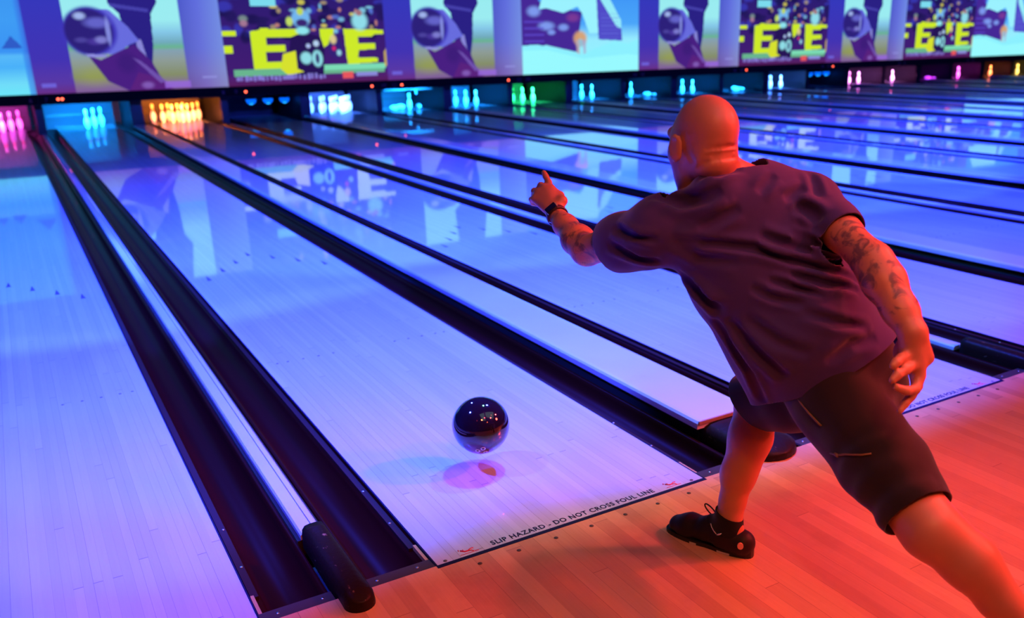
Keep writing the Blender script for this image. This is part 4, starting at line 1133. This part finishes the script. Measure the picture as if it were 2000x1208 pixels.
def make_shoe(hp, f_, upv, name, lab):
    """hp: centre of the heel on the ground, f_: toe direction, upv: up of the foot"""
    f_ = unit(f_); upv = unit(np.array(upv) - f_ * np.dot(upv, f_)); s_ = unit(np.cross(f_, upv))
    def q(f, s, u): return addp(hp, f_ * f, s_ * s, upv * u)
    e = Field()
    e.chain([q(-0.005, 0, 0.040), q(0.055, 0.0, 0.048)], [0.039, 0.041], 0.02, side=s_, flat=1.05)
    e.cap(q(0.00, 0, 0.030), q(0.06, 0, 0.032), 0.040, 0.040, 0.02, side=s_, flat=0.72)
    e.chain([q(0.05, 0, 0.055), q(0.12, 0.002, 0.046), q(0.19, 0.004, 0.034), q(0.232, 0.002, 0.031)], [0.040, 0.043, 0.047, 0.038], 0.025, side=s_, flat=0.86, flatb=0.62)
    e.cap(q(0.06, 0, 0.078), q(0.11, 0, 0.066), 0.026, 0.026, 0.02)
    e.cap(q(-0.010, 0, 0.115), q(0.045, 0, 0.120), 0.026, 0.024, -0.012)
    t = shifted(skin_obj(e, 0.004, name, M['shoe'], bowler, smooth=2)); tag(t, lab)
    b = MB(); out = []
    for k in range(40):
        a = 2 * PI * k / 40; c_, s2 = math.cos(a), math.sin(a)
        L_ = 0.1455 if c_ > 0 else 0.1455
        x = 0.112 + 0.154 * c_; wd = 0.044 * (1 + 0.10 * c_) * (1 - 0.16 * math.exp(-((x - 0.10) / 0.035) ** 2))
        out.append((x, wd * (abs(s2) ** 0.72) * (1 if s2 > 0 else -1)))
    vs = [q(x, y, z) for z in (0.0, 0.013) for x, y in out]
    b.add(vs, [tuple(reversed(range(40))), tuple(range(40, 80))] + [(k, (k+1) % 40, 40 + (k+1) % 40, 40 + k) for k in range(40)])
    so_ = link('sole', b.mesh('sole'), M['sole'], t); shifted_child(so_)
    b = MB()
    hv = [q(x, y * 1.01, z) for z in (0.000, 0.026) for x, y in out]
    ks = [k for k in range(40) if out[k][0] < 0.035]
    for k in ks:
        k2 = (k + 1) % 40
        if k2 in ks: b.add([hv[k], hv[k2], hv[40+k2], hv[40+k]], [(0, 1, 2, 3)])
    hh = link('heel_block', b.mesh('heel_block'), M['sole'], t); shifted_child(hh)
    b = MB()
    for rg in ((12, 17), (26, 29)):
        pass
    side_pts = [k for k in range(40) if out[k][1] < 0 and (0.015 < out[k][0] < 0.065 or 0.13 < out[k][0] < 0.175)]
    for k in side_pts:
        k2 = (k + 1) % 40
        if k2 in side_pts:
            p0, p1 = out[k], out[k2]
            b.add([q(p0[0], p0[1]*1.04, 0.0010), q(p1[0], p1[1]*1.04, 0.0010), q(p1[0], p1[1]*1.04, 0.0080), q(p0[0], p0[1]*1.04, 0.0080)], [(0, 1, 2, 3)])
    if b.v: tag(shifted_child(link('sole_edge', b.mesh('sole_edge'), M['white_sole'], t)), 'pale edge of the sole')
    # laces: cross bars and a bow
    b = MB()
    for k in range(5):
        f = 0.090 + k * 0.020; u = 0.0905 - k * 0.0065
        b.tube([q(f, -0.022, u - 0.012), q(f + 0.004, -0.010, u), q(f + 0.006, 0, u + 0.002), q(f + 0.004, 0.010, u), q(f, 0.022, u - 0.012)], 0.0022, 6)
    K = q(0.088, -0.002, 0.104)
    for sx, dr in ((1, 1), (-1, 0.7)):
        loop = []
        for a in range(17):
            an = 2 * PI * a / 16
            loop.append(addp(K, f_ * (0.027 * dr * (1 - math.cos(an)) * (1 if sx > 0 else -0.5)), upv * (0.012 * math.sin(an) + 0.007 * (1 - math.cos(an))), s_ * (sx * 0.010 * (1 - math.cos(an)))))
        b.tube(loop[:-1], 0.0024, 7, closed=True)
    b.tube([K, addp(K, s_ * -0.016, upv * -0.006, f_ * 0.006), addp(K, s_ * -0.030, upv * -0.022, f_ * 0.010)], 0.0022, 6)
    shifted_child(link('laces', b.mesh('laces'), M['lace'], t))
    # heel badge on the outer (left in view) side
    b = MB(); cc = np.array(q(-0.018, -0.043, 0.052)); no = unit(-s_ * 0.85 - f_ * 0.52); uu_ = unit(upv + 0.15 * f_); vv_ = unit(np.cross(no, uu_))
    ring = [tuple(cc + uu_ * 0.011 * math.cos(2*PI*k/20) + vv_ * 0.0095 * math.sin(2*PI*k/20) + no * 0.0005) for k in range(20)]
    b.add(ring + [tuple(p - no * 0.004) for p in map(np.array, ring)], [tuple(range(20))] + [(k, (k+1) % 20, 20 + (k+1) % 20, 20 + k) for k in range(20)])
    tag(shifted_child(link('heel_badge', b.mesh('heel_badge'), M['badge'], t)), 'round pale orange badge on the heel')
    return t


def shifted_child(o):
    return o


hpR = (heel[0] - ft[0] * 0.012, heel[1] - ft[1] * 0.012, 0.0)
make_shoe(hpR, ft, (0, 0, 1), 'shoe', 'black leather bowling shoe with a lace bow')
fL = unit((0.10, 0.55, -0.80)); hpL = addp(LA, unit(np.cross(np.cross(fL, (0.1, -1, -0.2)), fL)) * 0.065, -fL * 0.03)
make_shoe(hpL, fL, -unit(np.cross(np.cross(fL, (0.1, -1, -0.2)), fL)), 'shoe', 'black shoe of the trailing foot')
sk = Field()
sk.chain([addp(RA, (0, 0, 0.040)), addp(RA, (0, 0, 0.010)), addp(RA, (0, 0, -0.030)), (heel[0] + ft[0]*0.02, heel[1] + ft[1]*0.02, 0.055)], [0.040, 0.040, 0.041, 0.037], 0.02)
sk.cap(addp(RA, (0, 0, -0.02)), addp(RA, ft * 0.055, (0, 0, -0.030)), 0.037, 0.028, 0.02)
sock = shifted(skin_obj(sk, 0.004, 'sock', M['sock'], bowler, smooth=1, cuts=[(addp(RA, (0, 0, 0.022)), unit((0.25, -0.25, 1)), addp(RA, (0, 0, 0.05)), 0.07)]))
sm = sock.modifiers.new('thickness', 'SOLIDIFY'); sm.thickness = 0.003; sm.offset = -1

b = MB()
b.tube([(0.7690, -0.3830, 0.0900), (0.7670, -0.3900, 0.0810), (0.7670, -0.4010, 0.0720), (0.7670, -0.4130, 0.0670)], 0.0016, 6)
b.tube([(0.7690, -0.4110, 0.0620), (0.7690, -0.4230, 0.0700), (0.7700, -0.4330, 0.0780)], [0.0016, 0.0032, 0.0012], 6)
shifted(tag(link('sock_print', b.mesh('sock_print'), M['silver'], bowler), 'pale reflective marks on the sock'))

# --- watch on the left wrist
wd = unit(np.array(LW) - np.array(LE)); wc = np.array(mixp(LE, LW, 0.97))
toc = unit(np.array(CAM) - wc); toc = unit(toc - wd * toc.dot(wd)); ws = unit(np.cross(wd, toc))
watch = empty('wristwatch', tuple(wc), 'dark rectangular watch on a dark band around the left wrist', 'wristwatch')
b = MB(); ringp = []
for k in range(28):
    a = 2 * PI * k / 28
    ringp.append([tuple(toc * math.cos(a) * r_ + ws * math.sin(a) * r_ + wd * e_) for r_, e_ in ((0.0325, -0.010), (0.0345, -0.009), (0.0345, 0.009), (0.0325, 0.010))])
vs = [p for rr in ringp for p in rr]
b.add(vs, [(4*k + i, 4*((k+1) % 28) + i, 4*((k+1) % 28) + i + 1, 4*k + i + 1) for k in range(28) for i in range(3)], 0, True)
b.build('band', simple('watch_band', (0.10, 0.02, 0.04), 0.5), watch)
b = MB()
co = lambda a_, b_, c_: tuple(toc * (0.030 + c_) + ws * a_ + wd * b_)
b.add([co(x, y, z) for z in (0, 0.011) for x, y in ((-.019, -.014), (.019, -.014), (.019, .014), (-.019, .014))], [(3,2,1,0),(4,5,6,7),(0,1,5,4),(1,2,6,5),(2,3,7,6),(3,0,4,7)])
bevel(b.build('watch_case', simple('watch_case', (0.01, 0.008, 0.02), 0.15, coat=1.0), watch), 0.003, 3)
b = MB(); b.add([co(x, y, z) for z in (0.003, 0.009) for x, y in ((.0195, -.006), (.0225, -.006), (.0225, .006), (.0195, .006))], [(3,2,1,0),(4,5,6,7),(0,1,5,4),(1,2,6,5),(2,3,7,6),(3,0,4,7)])
tag(b.build('crown', simple('watch_crown', (0.9, 0.7, 0.65), 0.3), watch), 'pale crown on the edge of the case')
# eyes
for sg in (-1, 1):
    e = bpy.data.meshes.new('eyeball'); bm = bmesh.new(); bmesh.ops.create_uvsphere(bm, u_segments=16, v_segments=12, radius=0.0115); bm.to_mesh(e); bm.free()
    for p in e.polygons: p.use_smooth = True
    o = link('eyeball', e, simple('eye_white', (0.7, 0.68, 0.66), 0.2), bowler); o.location = tuple(np.array(hd(0.081, 0.000, sg * 0.031)) - BO)
